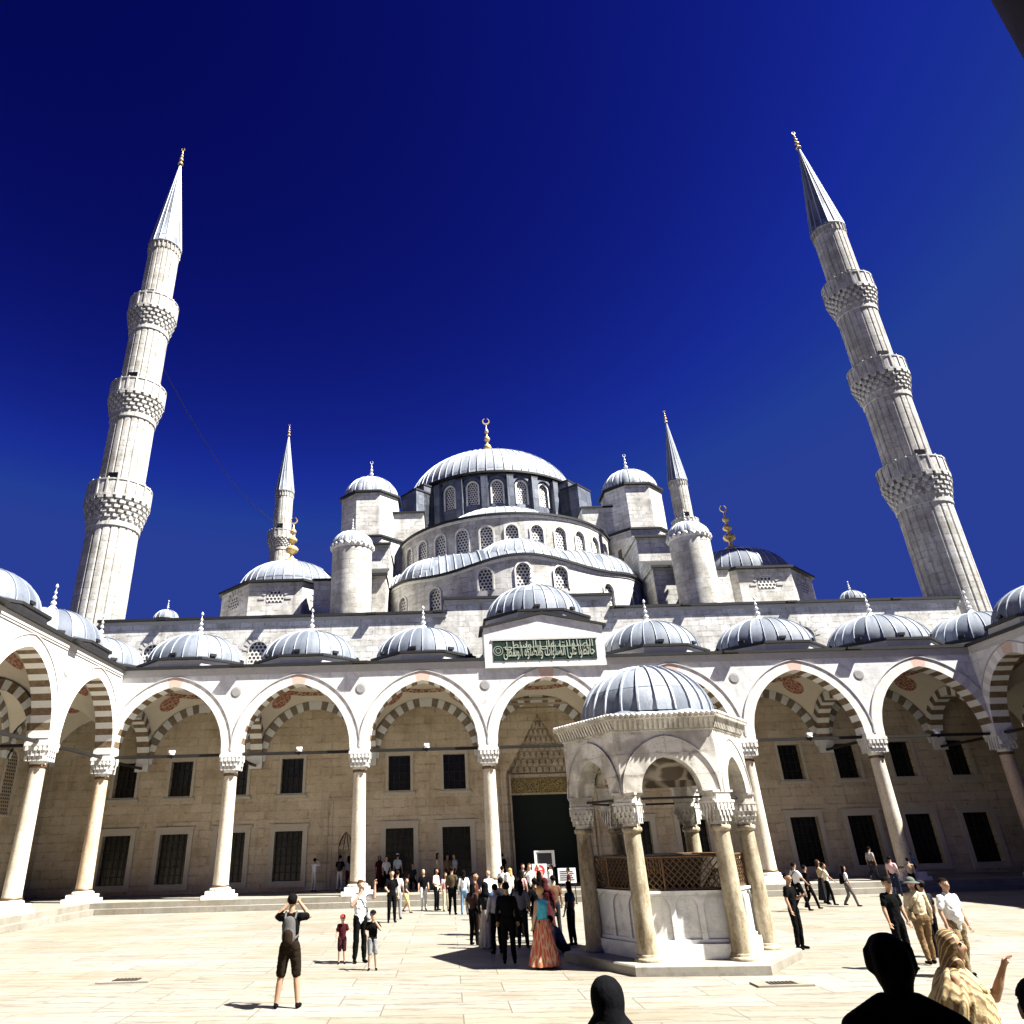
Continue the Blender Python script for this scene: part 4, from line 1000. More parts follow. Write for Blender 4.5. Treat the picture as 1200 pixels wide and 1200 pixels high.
# bracketed eave
t = MB(); hexl(t, [(2.34, 4.98), (2.38, 5.02), (2.38, 5.06), (2.52, 5.28), (2.60, 5.30), (2.60, 5.38), (2.2, 5.46)])
for k in range(6):
    for tier, (ap, z0, z1, n) in enumerate(((2.11, 5.05, 5.29, 20),)):
        f = face_f(k, ap); he = ap * math.tan(pi / 6)
        for q in range(n):
            u = -he + 2 * he * (q + .5) / n; w = he / n * .55
            t.face([f(u - w, z0, 0), f(u + w, z0, 0), f(u + w, z1, -.10), f(u - w, z1, -.10)], 0)
            t.face([f(u - w, z0, 0), f(u - w, z1, -.10), f(u - w, z1, .1), f(u - w, z0, .1)], 0); t.face([f(u + w, z0, .1), f(u + w, z1, .1), f(u + w, z1, -.10), f(u + w, z0, 0)], 0)
    f = face_f(k, 2.60 * cos(pi / 6)); he = 2.60 * .5
    for q in range(20):
        u = -he + 2 * he * (q + .5) / 20; t.ell(f(u, 5.38, .02), (.065, .065, .055), 0, 8, 5)
obj('eave', t, ['fmarble'], fo)
t = MB(); hexl(t, [(2.45, 5.39), (1.73, 5.60)]); dome(t, 1.73, 1.36, 5.56, 24, (0, 0), 10, 0, 1, .035, .05, .5, ex=.92)
obj('dome', t, ['lead', 'rib'], fo)

# ------------------------------------------------------------------ small things
def floodlight(x, y, z, label):
    r = tag(empty('floodlight', (x, y, z)), label, 'lamp', 'small floodlights on the tie rods')
    t = MB(); t.lathe([(.05, .16), (.12, .12), (.15, .0), (.13, -.02)], 12); t.box(-.14, .14, -.1, .1, .1, .22); obj('housing', t, ['signwhite'], r)
    t = MB(); t.box(-.03, .03, -.05, .05, -.2, 0); obj('bracket', t, ['iron'], r)
for x, n in ((-20.4, 'tie rod of the front arcade arch nearest the left corner'), (-13.6, 'tie rod of the second front arch from the left'), (-6.8, 'tie rod of the arch just left of the portal'), (13.6, 'tie rod of the arch just right of the fountain'), (20.4, 'tie rod of the darkest arch at the right end')):
    floodlight(x + .15, -.02, 7.23, 'white floodlight on the ' + n)
def drain(x, y, w, d, label):
    r = tag(empty('drain_cover', (x, y, 0)), label, 'drain cover', 'drain covers in the paving')
    t = MB(); t.box(-w, w, -d, d, -.02, .035); obj('slab', t, ['step'], r)
    t = MB()
    t.box(-w * .5, w * .5, -d * .6, d * .6, .02, .039)
    for k in range(7): t.box(-w * .47 + k * w * .14, -w * .47 + k * w * .14 + w * .08, -d * .55, d * .55, .03, .048)
    obj('grating', t, ['drain'], r)
drain(-13.1, -21.6, .6, .3, 'stone slab with a dark grating in the floor at far left'); drain(.85, -24.3, .55, .25, 'dark grating in the paving in front of the fountain')
def sign(x, y, label, z0, w, h, kind):
    r = tag(empty('sign_stand', (x, y, .0)), label, 'sign', 'notice boards at the portal')
    t = MB(); t.box(-w, w, -.02, .02, z0, z0 + h); b = obj('board', t, ['signwhite'], r)
    for sx in (-1, 1):
        t = MB(); t.box(sx * w * .8 - .02, sx * w * .8 + .02, -.02, .02, .04, z0); t.box(sx * w * .8 - .02, sx * w * .8 + .02, -.25, .25, 0, .04); obj('leg', t, ['iron'], r)
    t = MB()
    if kind == 'stop':
        t.lathe([(.16, -.01), (.25, -.01)], 20); t.v = [(a, -.026, z0 + h * .6 + b_) for a, b_, c in t.v]; t.box(-.17, .17, -.028, -.022, z0 + h * .6 - .035, z0 + h * .6 + .035); obj('red_mark', t, ['signred'], b)
    elif kind == 'picture':
        t.box(-w * .72, w * .72, -.03, -.02, z0 + h * .16, z0 + h * .84); obj('dark_panel', t, ['signdark'], b)
        t = MB(); t.box(-w, w, -.05, -.02, z0 + h * .93, z0 + h); t.box(-w, w, -.05, -.02, z0, z0 + h * .07); t.box(-w, -w * .86, -.049, -.02, z0, z0 + h); t.box(w * .86, w, -.049, -.02, z0, z0 + h); obj('frame', t, ['silver'], b)
    else:
        for k in range(5): t.box(-w * .8, w * (.8 - .1 * (k % 3)), -.03, -.02, z0 + h * (.2 + .14 * k), z0 + h * (.25 + .14 * k))
        obj('dark_lines', t, ['signdark'], b)
    return r
sign(-.72, 1.2, 'white framed notice with a dark picture standing before the portal door', 1.45, .52, .75, 'picture')
sign(-1.35, -1.9, 'white board with a red ring beside the crowd at the portal', .95, .35, .72, 'stop')
sign(-.1, -2.1, 'white panel with text lines beside the left fountain column', .85, .42, .62, 'text')
# ------------------------------------------------------------------ people
FAB = {}
def fab(c, rough=.85, var=.25):
    k = tuple(c)
    if k not in FAB: FAB[k] = plain('cloth', c, rough, .4, 9, 0, .03, .8, (1, 1, .6))
    return FAB[k]
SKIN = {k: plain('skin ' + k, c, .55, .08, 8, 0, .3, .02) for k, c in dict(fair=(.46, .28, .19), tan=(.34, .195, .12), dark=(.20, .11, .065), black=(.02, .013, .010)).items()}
HAIRC = {k: plain('hair ' + k, c, .8, .5, 60, 0, .05, .8, (1, 1, .15)) for k, c in dict(black=(.005, .004, .0035), brown=(.05, .028, .016), blond=(.42, .27, .11), grey=(.35, .34, .33)).items()}
EYE = plain('dark eye', (.01, .008, .008), .3, .1, 5, 0, .5, 0); LIP = plain('lip', (.33, .12, .10), .5, .1, 5, 0, .3, 0)
BLACK = (.0045, .0045, .005); WHITE = (.72, .71, .69); NAVY = (.015, .02, .045); BEIGE = (.48, .40, .28); GREY = (.22, .22, .225); MAROON = (.045, .008, .011); BLUE = (.03, .09, .22); JEAN = (.16, .24, .36); PINK = (.58, .30, .30); KHAKI = (.20, .15, .085); CREAM = (.60, .52, .38); DGREY = (.022, .022, .025)

def capsule(mb, p0, r0, p1, r1, fy, m):
    p0, p1 = Vector(p0), Vector(p1); d = p1 - p0
    if d.length < 1e-5: d = Vector((0, 0, 1e-4))
    dn = d.normalized(); a = dn.orthogonal().normalized(); b = dn.cross(a); rows = []
    prof = [(-sin(t), cos(t), 0) for t in (radians(88), radians(55), radians(25), 0)] + [(sin(t), cos(t), 1) for t in (0, radians(25), radians(55), radians(88))]
    for h, q, e in prof:
        r = r1 if e else r0; c = (p1 if e else p0) + dn * (h * r)
        rows.append([c + a * (r * q * cos(2 * pi * j / 14)) + b * (r * q * sin(2 * pi * j / 14)) for j in range(14)])
    i0 = len(mb.v); mb.grid(rows, m, None, True, True); mb.face(rows[0][::-1], m); mb.face(rows[-1], m)
    if fy != 1:
        cy = (p0.y + p1.y) / 2
        for i in range(i0, len(mb.v)):
            x, y, z = mb.v[i]; t = max(0, min(1, (Vector((x, y, z)) - p0).dot(d) / d.length_squared)); ay = p0.y + d.y * t
            mb.v[i] = (x, ay + (y - ay) * fy, z)
def blob(prims, voxel, it=3):
    """one continuous skin over tapered volumes; each face takes the material of the volume it belongs to"""
    mb = MB()
    for p0, r0, p1, r1, fy, m in prims: capsule(mb, p0, r0, p1, r1, fy, 0)
    me = bpy.data.meshes.new('tmp'); me.from_pydata([tuple(v) for v in mb.v], [], mb.f)
    bm = bmesh.new(); bm.from_mesh(me); bmesh.ops.remove_doubles(bm, verts=bm.verts, dist=1e-5); bmesh.ops.recalc_face_normals(bm, faces=bm.faces); bm.to_mesh(me); bm.free()
    o = bpy.data.objects.new('tmp', me); COL.objects.link(o)
    r = o.modifiers.new('r', 'REMESH'); r.mode = 'VOXEL'; r.voxel_size = voxel; r.use_smooth_shade = True
    s = o.modifiers.new('s', 'SMOOTH'); s.factor = .5; s.iterations = it
    out = bpy.data.meshes.new_from_object(o.evaluated_get(bpy.context.evaluated_depsgraph_get()))
    bpy.data.objects.remove(o); bpy.data.meshes.remove(me)
    import numpy as np
    n = len(out.polygons); C = np.empty(n * 3, 'f'); out.polygons.foreach_get('center', C); C = C.reshape(-1, 3)
    best = np.full(n, 1e9); mi = np.zeros(n, 'i')
    for p0, r0, p1, r1, fy, m in prims:
        a, b = np.array(p0, 'f'), np.array(p1, 'f'); ab = b - a; L2 = max(float(ab @ ab), 1e-9)
        t = np.clip((C - a) @ ab / L2, 0, 1); P = a + t[:, None] * ab; dv = C - P; dv[:, 1] /= fy
        d = np.sqrt((dv ** 2).sum(1)) - (r0 + (r1 - r0) * t); k = d < best; best[k] = d[k]; mi[k] = m
    out.polygons.foreach_set('material_index', mi.astype('i')); out.polygons.foreach_set('use_smooth', np.ones(n, bool)); out.update()
    return out
ARMS = dict(down=((.235, .02, 1.14), (.25, -.06, .90)), phone=((.25, -.02, 1.14), (.10, -.28, 1.22)), cam=((.31, -.13, 1.38), (.10, -.2, 1.60)), bend=((.25, 0, 1.15), (.2, -.22, 1.06)),
            fold=((.26, -.02, 1.14), (-.06, -.2, 1.15)), pocket=((.29, .06, 1.14), (.2, -.05, .94)), fwd=((.24, -.1, 1.16), (.24, -.28, 1.0)), back=((.24, .14, 1.15), (.25, .18, .92)),
            up=((.23, -.2, 1.20), (.25, -.33, 1.44)), hip=((.35, .08, 1.15), (.18, -.04, 1.02)), face=((.27, -.14, 1.2), (.07, -.19, 1.48)), carry=((.24, .02, 1.14), (.02, -.22, 1.05)), wave=((.30, -.16, 1.36), (.30, -.20, 1.62)))
LEGS = dict(stand=(((.10, -.015, .49), (.12, .02, .075)),) * 2, walk=(((.10, -.17, .50), (.10, -.27, .085)), ((.10, -.02, .49), (.10, .26, .13))), step=(((.10, -.09, .49), (.11, -.12, .075)), ((.10, .01, .49), (.11, .14, .085))),
            apart=(((.14, -.02, .49), (.19, .02, .075)),) * 2)
def fingers(mb, elbow, wrist, s, m, curl=.35, sgn=1):
    e, w = Vector(elbow), Vector(wrist); d = (w - e).normalized()
    t = d.cross(Vector((0, 1, 0))); t = t.normalized() if t.length > .2 else Vector((1, 0, 0)); n = t.cross(d).normalized()
    if n.y > 0: n = -n
    base = w + d * .085
    for k, ln in enumerate((.068, .078, .072, .055)):
        o = t * (-.027 + .018 * k) * sgn; b = base + o; c = curl * (.8 + .12 * k)
        p1 = b + (d * cos(c * .6) + n * sin(c * .6)) * ln * .5; p2 = p1 + (d * cos(c * 1.8) + n * sin(c * 1.8)) * ln * .5
        mb.tube([q * s for q in (b - d * .02, b, p1, p2)], [.0095 * s, .0092 * s, .0085 * s, .006 * s], 6, m)
    b = w + d * .03 - t * .03 * sgn
    mb.tube([q * s for q in (b + t * .012 * sgn, b + d * .022 - t * .018 * sgn + n * .012, b + d * .052 - t * .02 * sgn + n * .026)], [.011 * s, .0105 * s, .007 * s], 6, m)
def skirt(parent, z0, z1, r0, r1, c, yo=0, flare=.07, n=11, mat=None, ry=.8):
    t = MB(); rows = []; ph = random.random() * 6
    for i in range(9):
        q = i / 8; r = r0 + (r1 - r0) * q ** .9; k = flare * q
        rows.append([(r * (1 + k * sin(n * a + ph + .6 * q) + .4 * k * sin(2 * a + ph)) * cos(a), yo + ry * r * (1 + k * sin(n * a + ph)) * sin(a), z0 + (z1 - z0) * q) for a in [2 * pi * j / 66 for j in range(66)]])
    t.grid(rows, 0, lambda i, j: (j * .03, i * .035), True, True)
    return obj('skirt', t, [mat or fab(c)], parent)
def cut_ellipsoid(c, r, keep, n=20, k=14):
    t = MB(); t.ell(c, r, 0, n, k); f2 = []
    v = t.v; keepf = [i for i, f in enumerate(t.f) if all(keep(Vector(v[q])) for q in f)]
    t.f = [t.f[i] for i in keepf]; t.m = [0] * len(keepf); t.uv = [None] * len(keepf); t.sm = [True] * len(keepf); return t
def person(label, x, y, H, face=0, z=0, top=BLACK, sleeve='short', bot=BLACK, legs='long', hair='short', hc='black', skin='tan', arms=('down', 'down'), stance='stand', group=None, shoe=BLACK, hair_c=None, lean=0.0, wide=1.0, kid=False, bag=None, far=False, head_turn=0, sit=False, hat=None, dress=None):
    r = tag(empty('person', (x, y, z), radians(face)), label, 'person', group)
    s = H / 1.75; hs = 1.22 if kid else 1.0
    SK, TP, BT, SH = 0, 1, 2, 3
    mats = [SKIN[skin], fab(top), fab(bot), fab(shoe)]
    P = []; w = wide
    def ad(p0, r0, p1, r1, m, fy=1): P.append((p0, r0, p1, r1, fy, m))
    ly = lambda zz: -lean * max(0, zz - .9)             # forward lean of the upper body
    q = lambda p: (p[0], p[1] + ly(p[2]), p[2])
    dz = -.62 if sit else 0
    ad(q((0, .0, 1.0)), .145 * w, q((0, .01, 1.27)), .168 * w, TP, .68); ad(q((-.125 * w, .015, 1.385)), .068, q((.125 * w, .015, 1.385)), .068, TP, .9); ad(q((0, .015, 1.28)), .16 * w, q((0, .015, 1.36)), .12 * w, TP, .62)
    if w > 1.05: ad(q((0, -.07, 1.05)), .12 * w, q((0, -.06, 1.2)), .11 * w, TP, .8)
    ad((-.06, .01, .93), .118 * w, (.06, .01, .93), .118 * w, BT if legs != 'dress' else TP, .86)
    ad(q((0, 0, .93)), .135 * w, q((0, 0, 1.02)), .14 * w, TP, .74)
    hz = 1.635
    ad(q((0, .01, 1.42)), .058, q((0, -.005, 1.55)), .054, SK)
    hd = Vector(q((0, -.01, hz))); ct, st_ = cos(radians(head_turn)), sin(radians(head_turn))
    def hp(px, py, pz): return (hd.x + (px * ct - py * st_) * hs, hd.y + (px * st_ + py * ct) * hs, hd.z + .0 + pz * hs + (hs - 1) * .06)
    ad(hp(0, .012, .02), .088 * hs, hp(0, .006, .035), .086 * hs, SK, 1.0); ad(hp(0, -.03, -.05), .066 * hs, hp(0, -.032, -.02), .072 * hs, SK); ad(hp(0, -.052, -.082), .036 * hs, hp(0, -.05, -.07), .044 * hs, SK)
    if not far:
        ad(hp(0, -.098, .012), .010, hp(0, -.116, -.022), .015, SK)
        for sg in (-1, 1): ad(hp(sg * .086, .012, -.01), .016, hp(sg * .088, .014, .022), .02, SK)
    FN = []
    for sg, arm in ((-1, arms[0]), (1, arms[1])):
        a = ARMS[arm] if isinstance(arm, str) else arm
        sh = q((sg * .165 * w, .015, 1.385)); el = (sg * a[0][0] * (1 + (w - 1) * .6), a[0][1] + ly(a[0][2]), a[0][2]); wr = (sg * a[1][0] * (1 + (w - 1) * .4), a[1][1] + ly(a[1][2]), a[1][2])
        V = lambda A, B, t: tuple(A[i] + (B[i] - A[i]) * t for i in range(3))
        ad(sh, .052, el, .042, TP if sleeve == 'long' else SK); ad(el, .042, V(el, wr, .5), .041, TP if sleeve == 'long' else SK); ad(V(el, wr, .5), .040, wr, .028, SK)
        if sleeve == 'short': ad(sh, .068, V(sh, el, .62), .066, TP)
        if sleeve == 'long': ad(sh, .066, el, .054, TP); ad(el, .054, V(el, wr, .9), .043, TP)
        e_, w_ = Vector(el), Vector(wr); d_ = (w_ - e_).normalized(); ad(wr, .028, tuple(w_ + d_ * .075), .034, SK, .8)
        FN.append((el, wr, sg))
    lg = LEGS[stance] if isinstance(stance, str) else stance
    for sg, (kn, an) in ((-1, lg[0]), (1, lg[1])):
        hip = (sg * .088 * w, .005, .90); kn = (sg * kn[0], kn[1], kn[2]); an = (sg * an[0], an[1], an[2]); V = lambda A, B, t: tuple(A[i] + (B[i] - A[i]) * t for i in range(3))
        long_ = legs == 'long'; bm_ = BT if legs != 'dress' else TP
        ad(hip, .090 * w, kn, .062, bm_ if legs in ('long', 'shorts') else SK); cf = V(kn, an, .32)
        ad(kn, .058, cf, .060, BT if long_ else SK); ad(cf, .060, an, .040, BT if long_ else SK)
        if long_: ad(hip, .098 * w, kn, .072, BT); ad(kn, .072, V(an, kn, .12), .060, BT)
        if legs == 'shorts': ad(hip, .108 * w, V(kn, hip, .08), .088, BT)
        ad((an[0], an[1], an[2] - .005), .042, (an[0], an[1] + .02, an[2] - .03), .042, SH); ad((an[0], an[1] + .03, an[2] - .035), .038, (an[0] + sg * .02, an[1] - .15, an[2] - .042), .034, SH, 1)
    P = [(tuple(Vector(a) * s), b * s, tuple(Vector(c) * s), d * s, e, f) for a, b, c, d, e, f in P]
    me = blob(P, (.024 if far else .0165) * s)
    from mathutils import noise as nz_
    inv = {}
    for pl in (() if far else me.polygons):
        for vi in pl.vertices: inv.setdefault(vi, set()).add(pl.material_index)
    off_ = Vector((x * 3.1, y * 1.7, H))
    nrm_ = [] if far else [v.normal.copy() for v in me.vertices]
    for v in (() if far else me.vertices):                                   # creases in the clothes
        if SK in inv[v.index] or SH in inv[v.index]: continue
        c_ = v.co / s
        v.co += nrm_[v.index] * s * (.013 * nz_.noise(Vector((c_.x * 12, c_.y * 12, c_.z * 5.5)) + off_) + .009 * nz_.noise(Vector((c_.x * 20 + c_.z * 14, c_.y * 20, c_.z * 22)) + off_))
    for mm in mats: me.materials.append(mm)
    body = obj('body', me, None, r)
    ex = MB()
    for el, wr, sg in FN: fingers(ex, el, wr, s, 0, .5, sg)
    em = []
    if not far and hair != 'veil':
        for sg in (-1, 1):
            ex.ell(Vector(hp(sg * .034, -.088, .018)) * s, (.013 * s, .010 * s, .008 * s), 1, 8, 5); ex.tube([Vector(hp(sg * (.02 + .012 * k), -.096 + .004 * k, .042 + (.004 if k == 1 else 0))) * s for k in range(3)], .0055 * s, 5, 1)
        ex.ell(Vector(hp(0, -.092, -.05)) * s, (.022 * s, .008 * s, .007 * s), 2, 8, 5)
    # fingers and face marks belong to the one body mesh
    b2 = bmesh.new(); b2.from_mesh(me); xm = ex.mesh('x', []); k0 = len(b2.faces); b2.from_mesh(xm); b2.faces.ensure_lookup_table()
    mp = {0: 0, 1: 4, 2: 5}
    for i in range(k0, len(b2.faces)): b2.faces[i].material_index = mp[ex.m[i - k0]]; b2.faces[i].smooth = True
    b2.to_mesh(me); b2.free(); me.materials.append(EYE); me.materials.append(LIP)
    hcen = Vector(hp(0, .016, .03)) * s; HM = HAIRC[hc] if hair_c is None else fab(hair_c)
    rot = Matrix.Rotation(radians(head_turn), 3, 'Z'); loc = lambda v: rot.inverted() @ (v - hcen) / (s * hs)
    if hair in ('short', 'long', 'bun', 'cap'):
        keep = (lambda v: not (loc(v).y < -.035 and loc(v).z < .032) and loc(v).z > -.085 and not (loc(v).y < .02 and loc(v).z < -.03))
        t = cut_ellipsoid(hcen, (.093 * s * hs, .104 * s * hs, .098 * s * hs), keep)
        if hair == 'bun': t.ell(hcen + rot @ Vector((0, .1, .05)) * s, (.045 * s,) * 3, 0)
        h = obj('hair', t, [HM], r)
        if hair == 'long':
            b_ = lambda x_, y_, z_: tuple(Vector(hp(x_, y_, z_)) * s)
            me2 = blob([(b_(0, .05, .02), .085 * s, b_(0, .085, -.16), .075 * s, .6, 0), (b_(0, .085, -.16), .078 * s, b_(0, .10, -.30), .045 * s, .5, 0), (b_(-.07, .03, .0), .035 * s, b_(-.085, .03, -.16), .03 * s, 1, 0), (b_(.07, .03, .0), .035 * s, b_(.085, .03, -.16), .03 * s, 1, 0)], .018 * s)
            me2.materials.append(HM); obj('hair', me2, None, r)
        if hair == 'cap':
            t = cut_ellipsoid(hcen + Vector((0, 0, .012 * s)), (.10 * s * hs, .112 * s * hs, .095 * s * hs), lambda v: loc(v).z > .015)
            for k in range(8):
                a0, a1 = -pi * (k / 8), -pi * ((k + 1) / 8)
                f_ = lambda a, rr, zz: hcen + rot @ Vector((.095 * rr * cos(a), .10 * sin(a) - (.075 if rr else 0) * (rr > .9) * abs(sin(a)), zz)) * s * hs
                t.face([f_(a0, .8, .03), f_(a1, .8, .03), f_(a1, 1, .02), f_(a0, 1, .02)])
            obj('cap', t, [fab(hat or BLACK)], r)
    if hair == 'mop':
        b_ = lambda x_, y_, z_: tuple(Vector(hp(x_, y_, z_)) * s)
        m2 = blob([(b_(0, .03, .045), .105 * s, b_(0, .05, .0), .10 * s, 1, 0), (b_(0, .05, -.04), .085 * s, b_(0, .05, -.09), .07 * s, 1, 0)] + [(b_(.085 * cos(a), .03 + .085 * sin(a),   .06 + .02 * sin(3 * a)), .032 * s, b_(.09 * cos(a), .035 + .09 * sin(a), .0), .03 * s, 1, 0) for a in [k * .7 for k in range(9)]], .010 * s, 5)
        m2.materials.append(HM); obj('hair', m2, None, r)
        tr = blob([(tuple(Vector(q((-.07, .03, 1.46))) * s), .075 * s, tuple(Vector(q((-.19 * w, .03, 1.38))) * s), .07 * s, .9, 0), (tuple(Vector(q((.07, .03, 1.46))) * s), .075 * s, tuple(Vector(q((.19 * w, .03, 1.38))) * s), .07 * s, .9, 0), (tuple(Vector(q((-.07, .03, 1.44))) * s), .08 * s, tuple(Vector(q((.07, .03, 1.44))) * s), .08 * s, .9, 0)], .014 * s)
        tr.materials.append(fab(top)); obj('collar', tr, None, r)
    if hair == 'hat':
        t = cut_ellipsoid(hcen + Vector((0, 0, .01)), (.103 * s, .112 * s, .1 * s), lambda v: loc(v).z > -.01)
        t.lathe([(.10 * s, hcen.z + .0), (.19 * s, hcen.z - .03 * s), (.19 * s, hcen.z - .02 * s), (.10 * s, hcen.z + .02 * s)], 20, (hcen.x, hcen.y)); obj('hat', t, [fab(hat)], r)
    if hair == 'scarf' or hair == 'veil':
        b_ = lambda x_, y_, z_: tuple(Vector(hp(x_, y_, z_)) * s)
        pr = [(b_(0, .02, .03), .108 * s, b_(0, .022, -.02), .108 * s, 1, 0), (b_(0, .04, -.06), .095 * s, b_(0, .05, -.2), .105 * s, 1, 0), (b_(-.1, .03, -.245), .085 * s, b_(.1, .03, -.245), .085 * s, .85, 0), (b_(-.06, -.0, -.13), .06 * s, b_(.06, -.0, -.13), .06 * s, 1, 0)]
        if hair == 'veil': pr += [(b_(0, .03, -.25), .2 * s, b_(0, .03, -.6), .23 * s, .8, 0)]
        m2 = blob(pr, .014 * s)
        if hair == 'scarf':
            b3 = bmesh.new(); b3.from_mesh(m2)
            kill = [f for f in b3.faces if (lambda c: c.y < -.055 and abs(c.x) < .068 and -.125 < c.z < .075)(loc(f.calc_center_median()))]
            bmesh.ops.delete(b3, geom=kill, context='FACES'); b3.to_mesh(m2); b3.free()
        if not far and hair == 'scarf':
            nn_ = [v.normal.copy() for v in m2.vertices]
            for v in m2.vertices:
                c_ = loc(v.co); k_ = sin(38 * c_.y * 1.7 + 60 * c_.z + 9 * abs(c_.x)) * .6 + sin(61 * c_.y * 1.6 + 81 * c_.z + 2) * .4
                v.co += nn_[v.index] * (.0022 * s * k_)
        m2.materials.append(hat if isinstance(hat, bpy.types.Material) else fab(hat or BLACK)); obj('headscarf', m2, None, r)
    if legs == 'skirt': skirt(r, 1.02 * s, dress[1] * s, .15 * s * w, dress[2] * s, dress[0])
    if legs == 'dress': skirt(r, 1.12 * s, dress[1] * s, .155 * s * w, dress[2] * s, dress[0])
    if bag:
        kind, c = bag
        if kind == 'backpack':
            y0 = ly(1.2); m2 = blob([(Vector((0, .17 + y0, 1.08)) * s, .13 * s, Vector((0, .16 + y0, 1.3)) * s, .115 * s, .7, 0), (Vector((0, .25 + y0, 1.03)) * s, .09 * s, Vector((0, .24 + y0, 1.12)) * s, .085 * s, .7, 1)], .018 * s)
            for cc in ((c, c) if len(c) == 3 else c): m2.materials.append(fab(cc))
            bp = obj('backpack', m2, None, r); t = MB()
            for sg in (-1, 1): t.tube([Vector(p) * s for p in ((sg * .09, .13 + y0, 1.36), (sg * .10, .03 + y0, 1.465), (sg * .11, -.08 + y0, 1.40), (sg * .12, -.11 + y0, 1.25), (sg * .14, .02 + y0, 1.1), (sg * .1, .13 + y0, 1.05))], .02 * s, 6)
            obj('strap', t, [fab(c if len(c) == 3 else c[0])], bp)
        else:
            m2 = blob([(Vector((.2, .03, .92)) * s, .07 * s, Vector((.2, .03, 1.02)) * s, .065 * s, 1.3, 0), (Vector((.2, -.05, .92)) * s, .06 * s, Vector((.2, .1, .92)) * s, .06 * s, 1, 0)], .018 * s); m2.materials.append(fab(c)); bp = obj('shoulder_bag', m2, None, r)
            t = MB(); t.tube([Vector(p) * s for p in ((.2, .03, 1.05), (.1, -.14, 1.25), (-.06, -.1, 1.43), (-.1, .02, 1.46), (-.04, .13, 1.38), (.12, .15, 1.2), (.2, .05, 1.06))], .014 * s, 6); obj('strap', t, [fab(c)], bp)
    return r
CG, PG, RG, BG = 'visitors in the fountain shade', 'visitors at the portal steps', 'visitors walking on the right', 'visitors in the front gallery'
# left and centre
person('man in black t-shirt and brown shorts with grey backpack, raising both arms to photograph', -8.7, -25.3, 1.84, 178, top=BLACK, bot=(.016, .011, .007), legs='shorts', arms=('cam', 'cam'), stance='apart', bag=('backpack', ((.085, .082, .08), (.018, .012, .007))), head_turn=0)
person('woman in white top and black leggings standing with two small boys', -7.97, -19.6, 1.84, 25, top=WHITE, bot=BLACK, hair='bun', hc='brown', skin='fair', arms=('face', 'wave'), bag=('bag', GREY))
person('small boy in red cap and dark t-shirt', -8.41, -19.7, 1.05, 10, top=MAROON, bot=(.04, .012, .015), legs='shorts', hair='cap', hat=(.45, .03, .03), skin='fair', arms=('down', 'bend'), kid=True)
person('small boy in black cap and black t-shirt, hand raised to his face', -7.52, -20.9, 1.2, 5, top=BLACK, bot=GREY, legs='shorts', hair='cap', hat=BLACK, skin='fair', arms=('bend', 'face'), kid=True)
person('man in black t-shirt and trousers facing the camera, hands before his belt', -7.89, -8.9, 1.77, 15, arms=('bend', 'down'), skin='fair')
person('person in white shirt half hidden behind the man in black', -7.75, -7.6, 1.72, 170, top=WHITE, bot=GREY, arms=('down', 'down'), far=True)
person('child in dark top and yellow shorts running', -7.54, -4.7, 1.32, 70, top=DGREY, bot=(.62, .50, .16), legs='shorts', stance='walk', arms=('fwd', 'back'), kid=True, hair='short', skin='fair', far=True)
person('balding man in black t-shirt and white trousers walking towards the camera', -6.82, -3.6, 1.62, 10, bot=WHITE, hair='none', skin='fair', stance='step', far=True)
person('woman in cream top and black trousers with her dark hair down', -6.23, -3.9, 1.66, 60, top=CREAM, bot=BLACK, hair='long', skin='tan', sleeve='long', arms=('bend', 'down'), far=True)
person('person in pink shirt and pale trousers behind the man in the jacket', -5.82, -4.4, 1.5, 20, top=PINK, bot=BEIGE, hair='long', hc='brown', far=True)
person('man in olive brown jacket and black trousers seen from behind', -5.54, -6.2, 1.76, 165, top=(.07, .055, .035), sleeve='long', bot=BLACK, wide=1.05, far=True)
person('woman in white blouse and pale jeans with a dark ponytail', -5.04, -6.4, 1.62, 175, top=WHITE, bot=JEAN, hair='long', skin='tan', sleeve='long', far=True)
person('woman in long brown dress standing at the edge of the shade', -4.8, -14.0, 1.78, 70, top=(.06, .022, .015), bot=(.05, .02, .014), legs='dress', dress=((.045, .018, .012), .16, .24), hair='bun', arms=('bend', 'bend'), sleeve='long')
person('woman with black headscarf and long pale grey skirt under the fountain shade', -4.62, -17.5, 1.62, 150, top=DGREY, sleeve='long', legs='skirt', dress=((.40, .37, .33), .05, .27), hair='scarf', hat=BLACK, group=CG)
person('person in pale shirt and black trousers beside the pale skirt', -4.40, -18.6, 1.62, 200, top=(.50, .49, .46), bot=BLACK, sleeve='long', hair='short', arms=('bend', 'down'), group=CG)
person('man dressed all in black seen from behind, in the middle of the shaded crowd', -4.22, -20.5, 1.74, 175, wide=1.08, sleeve='long', group=CG)
og = person('blonde woman in long orange and red patterned skirt with turquoise top', -3.45, -21.3, 1.68, 215, top=(.08, .42, .55), sleeve='none', legs='skirt', dress=((.7, .2, .1), .06, .42), hair='short', hc='blond', skin='fair', arms=('cam', 'down'), group=CG)
person('woman in maroon headscarf and coat standing by the left fountain column', -2.75, -16.2, 1.64, 160, top=MAROON, sleeve='long', legs='dress', dress=((.05, .012, .016), .05, .3), hair='scarf', hat=(.05, .012, .014), group=CG)
person('person in grey top behind the orange skirt', -3.62, -17.6, 1.66, 170, top=GREY, bot=DGREY, hair='long', group=CG, far=True)
person('person in black jacket between the orange skirt and the maroon coat', -3.1, -16.6, 1.66, 190, sleeve='long', group=CG, far=True)
sitlegs = (((.16, -.30, .62), (.14, -.12, .36)), ((.14, -.28, .60), (.16, -.05, .36)))
